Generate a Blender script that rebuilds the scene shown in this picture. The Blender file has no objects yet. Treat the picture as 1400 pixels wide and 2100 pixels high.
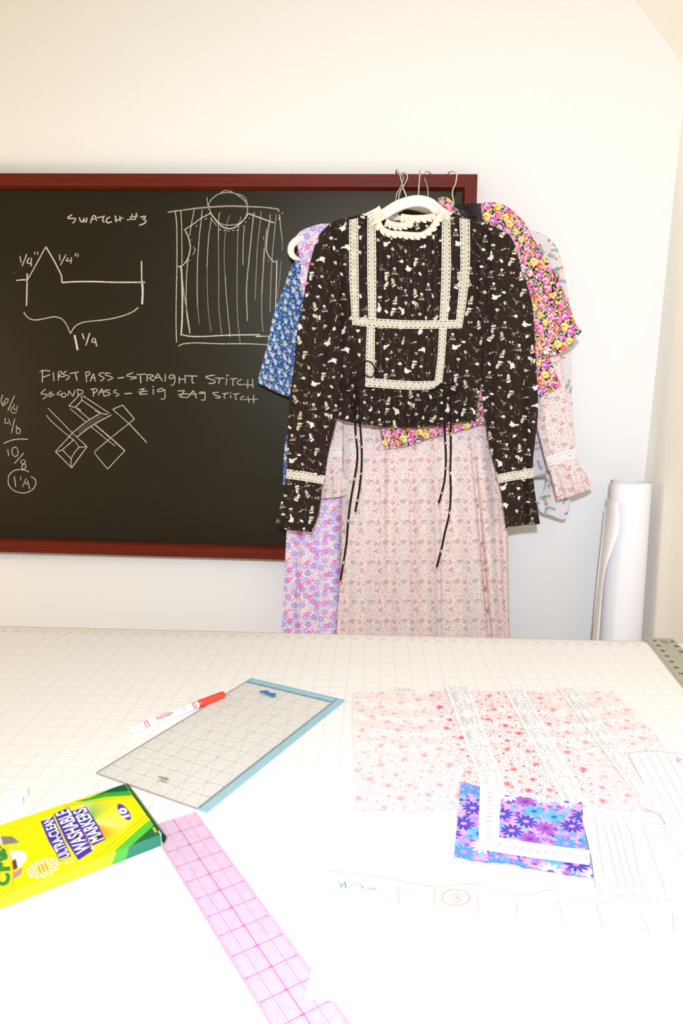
import bpy, math, random
import numpy as np
from mathutils import Vector, Matrix
C = bpy.context.scene.collection
SC = bpy.context.scene
IN = 0.0254
# ------------------------------------------------------------------ camera
W, H = 1400, 2100
F, PITCH, ROLL, HC = 1494.0, 0.1786, 0.0043, 18.166 * IN
PSI = 0.055                       # the camera looks a little to the left of the back wall's normal
ZT = 0.91                         # height of the table top
CAM = np.array([0.0, 0.0, ZT + HC])
def _cam():
    fw = np.array([0, math.cos(PITCH), -math.sin(PITCH)]); rt = np.array([1.0, 0, 0]); up = np.cross(rt, fw)
    R = math.cos(ROLL) * rt + math.sin(ROLL) * up; U = -math.sin(ROLL) * rt + math.cos(ROLL) * up
    c, s = math.cos(PSI), math.sin(PSI)
    M = np.array([[c, -s, 0], [s, c, 0], [0, 0, 1]])
    return M @ R, M @ U, M @ fw
CR, CU, CF = _cam()
cd = bpy.data.cameras.new('camera'); co = bpy.data.objects.new('camera', cd); C.objects.link(co)
cd.sensor_fit = 'VERTICAL'; cd.sensor_height = 36; cd.lens = F / H * 36
cd.clip_start = 0.02
cd.dof.use_dof = True; cd.dof.focus_distance = 1.5; cd.dof.aperture_fstop = 14
m = Matrix(((CR[0], CU[0], -CF[0], CAM[0]), (CR[1], CU[1], -CF[1], CAM[1]), (CR[2], CU[2], -CF[2], CAM[2]), (0, 0, 0, 1)))
co.matrix_world = m
SC.camera = co
SC.view_settings.view_transform = 'Standard'; SC.view_settings.look = 'None'
SC.view_settings.gamma = 1; SC.view_settings.exposure = 0.0
# ------------------------------------------------------------------ light
w = bpy.data.worlds.new('world'); SC.world = w; w.use_nodes = True
w.node_tree.nodes['Background'].inputs[0].default_value = (1.0, 0.92, 0.63, 1); w.node_tree.nodes['Background'].inputs[1].default_value = 0.63
def light(name, kind, loc, target, energy, col, **k):
    d = bpy.data.lights.new(name, kind); o = bpy.data.objects.new(name, d); C.objects.link(o)
    o.location = loc; v = Vector(target) - Vector(loc); o.rotation_euler = v.to_track_quat('-Z', 'Y').to_euler()
    d.energy = energy; d.color = col
    for a, b in k.items(): setattr(d, a, b)
    return o
# the flash on the camera and the warm lamp of the room
light('camera_flash', 'SPOT', (-0.02, -0.36, ZT + HC + 0.33), (0.2, 1.6, ZT + 0.02), 108, (0.77, 0.835, 1.0),
      spot_size=math.radians(104), spot_blend=1.0, shadow_soft_size=0.035)
light('side_lamp', 'AREA', (-1.75, 1.0, 1.35), (0.6, 1.45, 1.0), 8, (1.0, 0.78, 0.57), size=0.3)
# ------------------------------------------------------------------ projections of the photograph onto the place
def rays(px, py):
    px = np.asarray(px, float); py = np.asarray(py, float)
    return CF + ((px - 700) / F)[..., None] * CR - ((py - 1050) / F)[..., None] * CU
def at(px, py, Y):                # point on the upright plane y = Y
    d = rays(px, py); return CAM + d * (np.asarray(Y) / d[..., 1])[..., None]
def tab(px, py, dz=0.0):          # point on the table plane, dz above it
    d = rays(px, py); t = (ZT + dz - CAM[2]) / d[..., 2]; return CAM + d * t[..., None]
def hd(x, y, dz=0.0):             # inches in the camera's heading frame -> room
    c, s = math.cos(PSI), math.sin(PSI); x, y = x * IN, y * IN
    return np.array([c * x - s * y, s * x + c * y, ZT + dz])
# ------------------------------------------------------------------ objects
def link(o, parent=None, **k):
    C.objects.link(o)
    if parent is not None:
        o.parent = parent; o.matrix_parent_inverse = Matrix.Translation(-parent.location)
    for a, b in k.items(): o[a] = b
    return o
def thing(name, label, cat, loc=(0, 0, 0), group=None):
    o = bpy.data.objects.new(name, None); o.empty_display_size = 0.05; o.location = Vector([float(q) for q in loc]); link(o)
    o['label'] = label; o['category'] = cat
    if group: o['group'] = group
    return o
def mesh(name, V, Fc, mat, parent=None, col=None, smooth=True, mi=None, **k):
    V = np.asarray(V, float).reshape(-1, 3)
    me = bpy.data.meshes.new(name)
    me.from_pydata([tuple(v) for v in V] if len(V) < 3000 else V.tolist(), [], Fc if isinstance(Fc, list) else Fc.tolist())
    for q in (mat if isinstance(mat, (list, tuple)) else [mat]): me.materials.append(q)
    if mi is not None: me.polygons.foreach_set('material_index', np.asarray(mi, np.int32))
    if smooth: me.polygons.foreach_set('use_smooth', np.ones(len(me.polygons), bool))
    if col is not None:
        a = me.attributes.new('print', 'FLOAT_COLOR', 'POINT'); a.data.foreach_set('color', np.asarray(col, np.float32).ravel())
    me.update()
    return link(bpy.data.objects.new(name, me), parent, **k)
class MB:
    def __init__(s): s.V = []; s.F = []; s.M = []; s.n = 0
    def add(s, V, Fc, mi=0):
        V = np.asarray(V, float).reshape(-1, 3); s.V.append(V); s.F += [[i + s.n for i in f] for f in Fc]; s.M += [mi] * len(Fc); s.n += len(V)
    def box(s, o, a, b, c, mi=0):            # corner o, edge vectors a b c
        o, a, b, c = [np.asarray(q, float) for q in (o, a, b, c)]
        V = [o, o + a, o + a + b, o + b, o + c, o + a + c, o + a + b + c, o + b + c]
        s.add(V, [[0, 3, 2, 1], [4, 5, 6, 7], [0, 1, 5, 4], [1, 2, 6, 5], [2, 3, 7, 6], [3, 0, 4, 7]], mi)
    def tube(s, P, r, n=10, mi=0, cap=True, flat=None):
        P = np.asarray(P, float); N = len(P); r = np.broadcast_to(np.asarray(r, float), (N,))
        T = np.gradient(P, axis=0); T /= np.linalg.norm(T, axis=1)[:, None] + 1e-12
        ref = np.array([0, 1.0, 0]) if abs(T[:, 1]).max() < .9 else np.array([1.0, 0, 0.2])
        V = []
        for i in range(N):
            a = ref - T[i] * (ref @ T[i]); a /= np.linalg.norm(a) + 1e-12; b = np.cross(T[i], a)
            fl = 1.0 if flat is None else flat
            for j in range(n):
                q = 2 * math.pi * j / n; V.append(P[i] + r[i] * (fl * math.cos(q) * a + math.sin(q) * b))
        Fc = [[i * n + j, i * n + (j + 1) % n, (i + 1) * n + (j + 1) % n, (i + 1) * n + j] for i in range(N - 1) for j in range(n)]
        if cap: Fc += [list(range(n))[::-1], list(range((N - 1) * n, N * n))]
        s.add(V, Fc, mi)
    def ribbon(s, P, wid, nrm, mi=0):        # flat stroke along P facing nrm
        P = np.asarray(P, float); N = len(P); wid = np.broadcast_to(np.asarray(wid, float), (N,))
        T = np.gradient(P, axis=0); T /= np.linalg.norm(T, axis=1)[:, None] + 1e-12
        S = np.cross(T, nrm); S /= np.linalg.norm(S, axis=1)[:, None] + 1e-12
        V = np.empty((2 * N, 3)); V[0::2] = P - S * wid[:, None] / 2; V[1::2] = P + S * wid[:, None] / 2
        s.add(V, [[2 * i, 2 * i + 1, 2 * i + 3, 2 * i + 2] for i in range(N - 1)], mi)
    def build(s, name, mat, parent=None, smooth=False, **k):
        return mesh(name, np.concatenate(s.V), s.F, mat, parent, smooth=smooth, mi=s.M, **k)
def crom(P, n):                   # smooth curve through points, even arc length
    P = np.asarray(P, float)
    if len(P) == 2:
        t = np.linspace(0, 1, n)[:, None]; return P[0] * (1 - t) + P[1] * t
    Q = np.vstack([2 * P[0] - P[1], P, 2 * P[-1] - P[-2]]); out = []
    for i in range(1, len(Q) - 2):
        p0, p1, p2, p3 = Q[i - 1:i + 3]; t = np.linspace(0, 1, 16, endpoint=False)[:, None]
        out.append(.5 * (2 * p1 + (p2 - p0) * t + (2 * p0 - 5 * p1 + 4 * p2 - p3) * t ** 2 + (3 * p1 - p0 - 3 * p2 + p3) * t ** 3))
    out = np.vstack(out + [P[-1:]])
    d = np.concatenate([[0], np.cumsum(np.linalg.norm(np.diff(out, axis=0), axis=1))]); q = np.linspace(0, d[-1], n)
    return np.stack([np.interp(q, d, out[:, k]) for k in range(out.shape[1])], 1)
def plen(P): P = np.asarray(P, float); return np.linalg.norm(np.diff(P, axis=0), axis=1).sum()
def coons(top, bot, left, right, step=0.8, nmax=900):
    nu = int(min(nmax, max(4, max(plen(top), plen(bot)) / step))) + 1; nv = int(min(nmax, max(4, max(plen(left), plen(right)) / step))) + 1
    T, B, L, R = crom(top, nu), crom(bot, nu), crom(left, nv), crom(right, nv)
    s = np.linspace(0, 1, nu)[None, :, None]; t = np.linspace(0, 1, nv)[:, None, None]
    P = (1 - t) * T[None] + t * B[None] + (1 - s) * L[:, None] + s * R[:, None] - ((1 - s) * (1 - t) * T[0] + s * (1 - t) * T[-1] + (1 - s) * t * B[0] + s * t * B[-1])
    return P                      # nv,nu,2 pixels
def gfaces(nv, nu, off=0, flip=False):
    i = np.arange((nv - 1) * (nu - 1)); r, c = i // (nu - 1), i % (nu - 1); a = r * nu + c + off
    q = np.stack([a, a + nu, a + nu + 1, a + 1], 1)
    return q[:, ::-1] if flip else q
# ------------------------------------------------------------------ colours, materials
def lin(h):
    if isinstance(h, str): h = [int(h[i:i + 2], 16) / 255 for i in (1, 3, 5)]
    return np.array([c / 12.92 if c <= .04045 else ((c + .055) / 1.055) ** 2.4 for c in h])
def mat(name, col, rough=.6, metal=0.0, spec=.5, alpha=1.0, noise=None, bump=None, **k):
    m_ = bpy.data.materials.new(name); m_.use_nodes = True; N = m_.node_tree.nodes; L = m_.node_tree.links; p = N['Principled BSDF']
    c = lin(col); p.inputs['Base Color'].default_value = (*c, 1); p.inputs['Roughness'].default_value = rough; p.inputs['Metallic'].default_value = metal
    p.inputs['Specular IOR Level'].default_value = spec; p.inputs['Alpha'].default_value = alpha
    if noise:                     # (scale, amount, stretch)
        tc = N.new('ShaderNodeTexCoord'); mp = N.new('ShaderNodeMapping'); mp.inputs['Scale'].default_value = noise[2]
        nz = N.new('ShaderNodeTexNoise'); nz.inputs['Scale'].default_value = noise[0]; nz.inputs['Detail'].default_value = 5
        rp = N.new('ShaderNodeMix'); rp.data_type = 'RGBA'; rp.inputs[6].default_value = (*(c * (1 - noise[1])), 1); rp.inputs[7].default_value = (*np.clip(c * (1 + noise[1]), 0, 1), 1)
        L.new(tc.outputs['Object'], mp.inputs[0]); L.new(mp.outputs[0], nz.inputs['Vector']); L.new(nz.outputs[0], rp.inputs[0]); L.new(rp.outputs[2], p.inputs['Base Color'])
        if bump:
            b = N.new('ShaderNodeBump'); b.inputs['Strength'].default_value = bump; b.inputs['Distance'].default_value = .002
            L.new(nz.outputs[0], b.inputs['Height']); L.new(b.outputs[0], p.inputs['Normal'])
    return m_
def print_mat(name, rough=.85, spec=.2, alpha=False):
    m_ = mat(name, '#ffffff', rough, spec=spec); N = m_.node_tree.nodes; L = m_.node_tree.links; p = N['Principled BSDF']
    a = N.new('ShaderNodeAttribute'); a.attribute_name = 'print'; L.new(a.outputs['Color'], p.inputs['Base Color'])
    if alpha: L.new(a.outputs['Alpha'], p.inputs['Alpha'])
    else:                         # fine weave
        tc = N.new('ShaderNodeTexCoord'); nz = N.new('ShaderNodeTexNoise'); nz.inputs['Scale'].default_value = 900
        b = N.new('ShaderNodeBump'); b.inputs['Strength'].default_value = .08; b.inputs['Distance'].default_value = .001
        L.new(tc.outputs['Object'], nz.inputs['Vector']); L.new(nz.outputs[0], b.inputs['Height']); L.new(b.outputs[0], p.inputs['Normal'])
    return m_
def glassy(name, tint, body, mix, rough=.15):
    m_ = bpy.data.materials.new(name); m_.use_nodes = True; N = m_.node_tree.nodes; L = m_.node_tree.links; p = N['Principled BSDF']
    p.inputs['Base Color'].default_value = (*lin(body), 1); p.inputs['Roughness'].default_value = rough
    t = N.new('ShaderNodeBsdfTransparent'); t.inputs[0].default_value = (*lin(tint), 1)
    x = N.new('ShaderNodeMixShader'); x.inputs[0].default_value = mix
    L.new(t.outputs[0], x.inputs[1]); L.new(p.outputs[0], x.inputs[2]); L.new(x.outputs[0], N['Material Output'].inputs[0])
    return m_
# ------------------------------------------------------------------ printed cloth: a small raster that repeats
class Tile:
    def __init__(s, w, h, px, base, alpha=1.0):
        s.nx, s.ny = int(round(w / px)), int(round(h / px)); s.px = px; s.w, s.h = s.nx * px, s.ny * px
        s.I = np.empty((s.ny, s.nx, 4)); s.I[..., :3] = lin(base); s.I[..., 3] = alpha
    def stamp(s, cx, cy, R, fn, col, a=1.0, al=None):
        R += 2 * s.px
        i = np.arange(int((cx - R) / s.px) - 1, int((cx + R) / s.px) + 2); j = np.arange(int((cy - R) / s.px) - 1, int((cy + R) / s.px) + 2)
        X, Y = np.meshgrid((i + .5) * s.px - cx, (j + .5) * s.px - cy)
        cov = np.clip(.5 - fn(X, Y) / s.px, 0, 1) * a
        if len(i) > s.nx or len(j) > s.ny:
            full = np.zeros((s.ny, s.nx)); np.maximum.at(full, (np.broadcast_to((j % s.ny)[:, None], cov.shape), np.broadcast_to((i % s.nx)[None, :], cov.shape)), cov)
            cov = full; i = np.arange(s.nx); j = np.arange(s.ny)
        ix = np.ix_(j % s.ny, i % s.nx); q = s.I[ix]; c = cov[..., None]
        q[..., :3] = q[..., :3] * (1 - c) + (lin(col) if isinstance(col, str) else col) * c
        if al is not None: q[..., 3] = q[..., 3] * (1 - cov) + al * cov
        s.I[ix] = q
    def dot(s, x, y, r, col, **k): s.stamp(x, y, r, lambda X, Y: np.hypot(X, Y) - r, col, **k)
    def ell(s, x, y, ra, rb, ang, col, **k):
        c, n = math.cos(ang), math.sin(ang)
        s.stamp(x, y, max(ra, rb), lambda X, Y: (np.hypot((X * c + Y * n) / ra, (-X * n + Y * c) / rb) - 1) * min(ra, rb), col, **k)
    def ring(s, x, y, r, wd, col, **k): s.stamp(x, y, r + wd, lambda X, Y: abs(np.hypot(X, Y) - r) - wd / 2, col, **k)
    def flower(s, x, y, R, n, col, ang=0, d=.28, p=1.0, **k):
        s.stamp(x, y, R, lambda X, Y: np.hypot(X, Y) - R * (1 - d + d * (2 * np.abs(np.cos(n * (np.arctan2(Y, X) - ang) / 2)) ** p - 1)), col, **k)
    def fring(s, x, y, R, n, wd, col, ang=0, d=.2, **k):
        s.stamp(x, y, R + wd, lambda X, Y: abs(np.hypot(X, Y) - R * (1 - d + d * (2 * np.abs(np.cos(n * (np.arctan2(Y, X) - ang) / 2)) - 1))) - wd / 2, col, **k)
    def poly(s, P, col, **k):
        P = np.asarray(P, float); c = (P.min(0) + P.max(0)) / 2; Q = P - c; R = np.abs(Q).max()
        def fn(X, Y):
            d = np.full(X.shape, 1e9); ins = np.zeros(X.shape, bool)
            for i in range(len(Q)):
                (x0, y0), (x1, y1) = Q[i], Q[(i + 1) % len(Q)]; ex, ey = x1 - x0, y1 - y0
                t = np.clip(((X - x0) * ex + (Y - y0) * ey) / (ex * ex + ey * ey + 1e-18), 0, 1)
                d = np.minimum(d, np.hypot(X - x0 - t * ex, Y - y0 - t * ey))
                cr = ((y0 > Y) != (y1 > Y)); ins ^= cr & (X < ex * (Y - y0) / (ey + (1e-18 if ey >= 0 else -1e-18)) + x0)
            return np.where(ins, -d, d)
        s.stamp(c[0], c[1], R, fn, col, **k)
    def line(s, P, wd, col, **k):
        P = np.asarray(P, float); c = (P.min(0) + P.max(0)) / 2; Q = P - c; R = np.abs(Q).max() + wd
        def fn(X, Y):
            d = np.full(X.shape, 1e9)
            for (x0, y0), (x1, y1) in zip(Q[:-1], Q[1:]):
                ex, ey = x1 - x0, y1 - y0; t = np.clip(((X - x0) * ex + (Y - y0) * ey) / (ex * ex + ey * ey + 1e-18), 0, 1)
                d = np.minimum(d, np.hypot(X - x0 - t * ex, Y - y0 - t * ey))
            return d - wd / 2
        s.stamp(c[0], c[1], R, fn, col, **k)
    def sample(s, u, v):
        x = np.mod(u / s.px - .5, s.nx); y = np.mod(v / s.px - .5, s.ny); i = x.astype(int); j = y.astype(int); fx = (x - i)[..., None]; fy = (y - j)[..., None]
        i %= s.nx; j %= s.ny; i1 = (i + 1) % s.nx; j1 = (j + 1) % s.ny
        return (s.I[j, i] * (1 - fx) + s.I[j, i1] * fx) * (1 - fy) + (s.I[j1, i] * (1 - fx) + s.I[j1, i1] * fx) * fy
def scatter(rng, w, h, n, dmin, tries=60):       # spaced points on a repeat
    P = []
    for _ in range(n * tries):
        p = (rng.random() * w, rng.random() * h)
        if all(min(abs(p[0] - q[0]), w - abs(p[0] - q[0])) ** 2 + min(abs(p[1] - q[1]), h - abs(p[1] - q[1])) ** 2 > dmin * dmin for q in P):
            P.append(p)
            if len(P) >= n: break
    return P
def tf(P, x, y, a, s): c, n = math.cos(a), math.sin(a); return [(x + s * (c * p - n * q), y + s * (n * p + c * q)) for p, q in P]
def novelty_print():
    r = random.Random(5); t = Tile(.2, .2, .0004, '#2a1e18'); cr = ['#e9e3d2', '#f2eddd', '#d9cfb6', '#efe9d8', '#c9bfa4']
    for x, y in scatter(r, .2, .2, 110, .0135):                  # constellations
        a = r.random() * 6.28; P = [(x, y)]
        for _ in range(r.randint(3, 5)):
            a += r.uniform(-1.3, 1.3); l = r.uniform(.003, .0065); P.append((P[-1][0] + l * math.cos(a), P[-1][1] + l * math.sin(a)))
        t.line(P, .00042, '#7d7061', a=.6)
        for q in P: t.dot(q[0], q[1], .0004, '#a89b88', a=.7)
        q = r.choice(P); t.dot(q[0], q[1], .00075, '#e6dcc8')
    spots = scatter(r, .2, .2, 78, .0195)
    for k, (x, y) in enumerate(spots):
        a = r.uniform(-.7, .7) + r.choice([0, 0, 1.57, 3.14]); c = r.choice(cr); z = k % 13; s = .0078
        if z in (0, 6):                                              # gramophone
            t.poly(tf([(-.9, .1), (-.1, .25), (.15, .6), (.05, -.1), (-.2, 0)], x, y, a, s), c)
            b = tf([(.3, .5)], x, y, a, s)[0]; t.ell(b[0], b[1], .38 * s, .72 * s, a - .3, c); t.ell(b[0] + .001, b[1], .2 * s, .5 * s, a - .3, '#a79d88')
            t.poly(tf([(-.75, -.75), (.35, -.85), (.4, -.4), (-.7, -.3)], x, y, a, s), c)
        elif z in (1, 7):                                            # fan
            P = [(0, -.7)] + [(1.15 * math.sin(q), -.7 + 1.15 * math.cos(q)) for q in np.linspace(-.75, .75, 9)]
            t.poly(tf(P, x, y, a, .75 * s), c)
            for q in np.linspace(-.6, .6, 5): t.line(tf([(0, -.6), (1.0 * math.sin(q), -.7 + 1.0 * math.cos(q))], x, y, a, .75 * s), .0003, '#9d9380', a=.7)
        elif z == 2:                                                 # creature with paws
            for p, q, u in ((0, 0, .45), (.4, .15, .35), (.65, -.25, .25), (.25, -.5, .25), (-.3, -.4, .3), (-.35, .3, .33), (.8, .3, .2)):
                e = tf([(p, q)], x, y, a, s)[0]; t.ell(e[0], e[1], u * s, u * .75 * s, a + p, '#f4f0e2')
            t.poly(tf([(.7, .2), (1.2, .75), (1.7, .9), (1.35, .5), (1.5, .35), (1.2, .3), (1.2, .1)], x, y, a, s), '#f4f0e2')
        elif z in (3, 9):                                            # hanging charms
            t.ell(x, y + .6 * s, .38 * s, .27 * s, a, c)
            for q in (-.6, -.15, .3, .6):
                e = tf([(q, -.7)], x, y, 0, s)[0]; t.line([(x, y + .5 * s), (x + q * .6 * s, y - .1 * s), e], .0004, '#b3a68f', a=.9); t.flower(e[0], e[1], .17 * s, 5, c, d=.3)
        elif z == 4:                                                 # scissors
            t.ring(*tf([(-.7, .3)], x, y, a, s)[0], .18 * s, .0006, '#b5a892'); t.ring(*tf([(-.7, -.25)], x, y, a, s)[0], .18 * s, .0006, '#b5a892')
            t.line(tf([(-.55, .22), (.8, -.25)], x, y, a, s), .0006, '#b5a892'); t.line(tf([(-.55, -.18), (.8, .05)], x, y, a, s), .0006, '#b5a892')
        elif z == 5:                                                 # eye
            t.ell(x, y, .42 * s, .28 * s, a, c); t.ell(x, y, .27 * s, .15 * s, a, '#2a1e18'); t.dot(x, y, .1 * s, c)
        elif z == 8:                                                 # card
            t.poly(tf([(-.5, -.2), (.45, -.3), (.55, .2), (-.4, .32)], x, y, a, s), c)
        elif z == 10:                                                # glove and wing
            t.poly(tf([(-.6, -.25), (.1, -.35), (.75, -.05), (.4, 0), (.7, .25), (.3, .18), (.35, .4), (-.1, .25), (-.55, .1)], x, y, a, .85 * s), '#f1ecdc')
        elif z == 11:
            t.line(tf([(-.5, -.3), (.5, .25)], x, y, a, s), .0011, '#d5cab0'); t.dot(*tf([(-.5, -.3)], x, y, a, s)[0], .0014, '#d5cab0')
        else:                                                        # moon, flower
            t.dot(x, y, .3 * s, c); t.dot(x + .12 * s, y + .1 * s, .25 * s, '#2a1e18'); t.flower(x + .6 * s, y, .25 * s, 6, '#efe9d8', d=.3); t.dot(x + .6 * s, y, .07 * s, '#2a1e18')
    return t
def ditsy_print():
    r = random.Random(11); wt, ht = .078, .09; t = Tile(wt, ht, .0004, '#ecdfd8')
    for x, y in scatter(r, wt, ht, 420, .0032):
        c = r.choice(['#b3acb0', '#c2bab9', '#a7a2aa', '#e9b5b8', '#e2a3ae', '#d58d9d', '#bcb4b5', '#cfc6c3']); a = 1.0 + r.uniform(-.7, .7); z = r.random()
        if z < .45: t.ell(x, y, .0019, .0009, a, c)
        elif z < .75: t.fring(x, y, .0017, 5, .0006, c)
        else: t.line([(x - .002, y - .001), (x, y + .0004), (x + .002, y + .002)], .0006, c)
    for x, y in scatter(r, wt, ht, 46, .0095):
        t.flower(x, y, .0021, 5, r.choice(['#e098a6', '#ecb0b4', '#dc8298']), ang=r.random() * 6, d=.25); t.dot(x, y, .0006, '#f6e6de')
    for x, y in scatter(r, wt, ht, 16, .014): t.poly(tf([(-.8, 0), (0, -1), (.9, .2), (0, .6)], x, y, r.random() * 6, .0012), '#5b5557')
    for i in range(2):
        for j in range(2):
            x, y = .019 + .039 * i + .006 * j, .012 + .045 * j
            for dx, dy, q in ((0, 0, .0024), (.0046, .0036, .002), (.005, -.003, .0023)):
                t.flower(x + dx, y + dy, q, 5, '#a3264a', d=.22); t.dot(x + dx, y + dy, q * .45, '#eccfcd')
            x += .018; y += .02
            for dx, dy in ((0, 0), (.0048, .0022), (.0095, .001), (.004, -.0035)):
                t.fring(x + dx, y + dy, .0019, 5, .0007, '#57545e'); t.dot(x + dx, y + dy, .0004, '#6d6a72')
            x -= .006; y += .001
            for dx, dy, q in ((-.012, 0, .7), (-.0085, -.003, 2.2), (-.0105, -.0055, .9), (-.0135, -.006, 2)): t.ell(x + dx, y + dy, .0019, .0009, q, '#ad2c50')
    return t
def rose(t, x, y, R, cols, r):
    for k in range(3):
        for q in range(5):
            a = q * 1.257 + k * .6 + r.random(); t.ell(x + R * (.55 - .2 * k) * math.cos(a), y + R * (.55 - .2 * k) * math.sin(a), R * (.5 - .1 * k), R * (.36 - .07 * k), a + 1.2, cols[(k + q) % len(cols)])
    t.dot(x, y, R * .2, cols[-1])
def bright_print():
    r = random.Random(3); t = Tile(.12, .12, .0004, '#17151a')
    fam = [['#f07fae', '#f7a5c2', '#ffd0de', '#d8366f'], ['#f2da7e', '#e9c763', '#f7e8a4', '#c98f2a'], ['#5fb6d8', '#8fd3e6', '#5a96c4', '#e8f2f5'],
           ['#f3a08a', '#f7c0a8', '#ee7d72', '#d8504e'], ['#c94fae', '#e07ac8', '#a83a94', '#f1d9ea'], ['#f7ece6', '#f6d3da', '#f9c8cf', '#e0567d'], ['#f28ab0', '#ee5f95', '#f9c9d9', '#c5285f']]
    for x, y in scatter(r, .12, .12, 620, .0029):
        t.ell(x, y, .0021, .001, r.random() * 6, r.choice(['#a9b85a', '#c7cf72', '#e4d977', '#7f9a55', '#e9c94f']))
    for x, y in scatter(r, .12, .12, 300, .0053):
        f = r.choice(fam); t.flower(x, y, r.uniform(.0024, .0034), 5, r.choice(f[:3]), ang=r.random() * 6, d=.25); t.dot(x, y, .0007, f[3])
    for x, y in scatter(r, .12, .12, 46, .0150): rose(t, x, y, r.uniform(.0055, .0095), r.choice(fam[:1] + fam[3:] + fam[:2]), r)
    return t
def lilac_print():
    r = random.Random(8); t = Tile(.11, .12, .0005, '#eee2ea')
    for x, y in scatter(r, .11, .12, 330, .0052):
        c = r.choice(['#e3a0c2', '#cdb6e4', '#bda2dc', '#eab4ca', '#bfbda2', '#cfcbb9', '#df92ba']); z = r.random()
        if z < .6: t.ell(x, y, .003, .0022, r.random() * 6, c); t.ell(x, y, .0017, .0011, 0, '#f1e2f0', a=.4)
        else: t.flower(x, y, .0028, 5, c, d=.2)
    for x, y in scatter(r, .11, .12, 30, .0165):
        c = r.choice(['#b9a8df', '#b0a0da', '#c6b2e2', '#bfb0e4']); t.flower(x, y, .0092, 7, '#efe4f4', d=.2); t.flower(x, y, .0086, 7, c, ang=r.random(), d=.2)
        t.fring(x, y, .0048, 6, .0006, '#9f8ed4', a=.7); t.flower(x, y, .0024, 6, r.choice(['#e3a0cc', '#eedcec', '#c9a0d8']), d=.25); t.dot(x, y, .001, '#fbeef6')
    for x, y in scatter(r, .11, .12, 13, .022):
        t.flower(x, y, .0052, 6, '#f23fa6', ang=r.random(), d=.2); t.dot(x, y, .002, '#fbd3ea'); t.ell(x + .007, y + .005, .0022, .0017, 1, '#f04aac')
    return t
def paisley_print():
    r = random.Random(4); t = Tile(.1, .1, .0004, '#174a86')
    for x, y in scatter(r, .1, .1, 520, .0031): t.dot(x, y, r.uniform(.0006, .001), r.choice(['#dfe8f0', '#c3d0e6', '#a9b9de']))
    for x, y in scatter(r, .1, .1, 95, .0082):
        c = r.choice(['#a39fce', '#bdb6d8', '#918bc4', '#cfcade', '#b39fc6']); t.flower(x, y, .0027, 5, c, ang=r.random() * 6, d=.3); t.dot(x, y, .0009, r.choice(['#e7dfa8', '#8d7fb8']))
    for x, y in scatter(r, .1, .1, 36, .0138):
        c = r.choice(['#7fb3ac', '#9cc4a9', '#b6a3c4', '#8fb7c4', '#b3ab90']); a = r.uniform(1.2, 1.9); s = .0054
        P = [(-1, 0), (-.6, .55), (0, .65), (.6, .35), (1.4, .35), (.8, -.1), (.3, -.5), (-.4, -.55)]
        t.poly(tf(P, x, y, a, s * 1.12), '#dfe6ea'); t.poly(tf(P, x, y, a, s * .92), c); e = tf([(-.25, .05)], x, y, a, s)[0]; t.ell(e[0], e[1], .0022, .0015, a, '#d7e3d9', a=.7)
    return t
def botanical_print():
    r = random.Random(21); t = Tile(.1, .12, .0005, '#dfd9db')
    for k, (x, y) in enumerate(scatter(r, .1, .12, 26, .0185)):
        a = r.uniform(0, 6.28)
        P = [(x, y)]
        for _ in range(4): a += r.uniform(-.5, .5); P.append((P[-1][0] + .0042 * math.cos(a), P[-1][1] + .0042 * math.sin(a)))
        t.line(P, .0005, '#6f8f80')
        for q in P[1:]:
            for sg in (1, -1): t.ell(q[0] + .0022 * math.cos(a + sg), q[1] + .0022 * math.sin(a + sg), .0025, .0009, a + sg, r.choice(['#4f7f72', '#3f6b60', '#6f9a84']))
        c = ['#d9834a', '#5f86cc', '#e39a5e', '#b58fbd', '#d2703c'][k % 5]
        t.flower(x, y, .0042 if k % 2 else .0034, 8, c, ang=r.random(), d=.3); t.dot(x, y, .001, '#8a5a30')
    return t
def star_print():
    r = random.Random(17); t = Tile(.16, .16, .0005, '#f8e9e4'); cs = ['#b3205a', '#cc3f74', '#c02e63', '#d9668a', '#a3184f']
    for x, y in scatter(r, .16, .16, 1150, .0031): t.ell(x, y, r.uniform(.0009, .0014), .0007, r.uniform(-.6, .9), r.choice(cs))
    for x, y in scatter(r, .16, .16, 75, .0125): t.flower(x, y, r.uniform(.002, .0032), 5, r.choice(cs), ang=r.random() * 6, d=.42, p=2)
    for x, y in scatter(r, .16, .16, 26, .024): t.flower(x, y, r.uniform(.0048, .0065), 9, r.choice(['#e5605a', '#d8246c', '#d01f62', '#ea8a80']), ang=r.random() * 6, d=.38, p=2)
    for x, y in scatter(r, .16, .16, 36, .02):
        q = r.uniform(0, 3); t.line([(x + .006 * math.cos(q + e), y + .006 * math.sin(q + e)) for e in np.linspace(0, 1.7, 7)], .0008, r.choice(cs))
    return t
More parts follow.
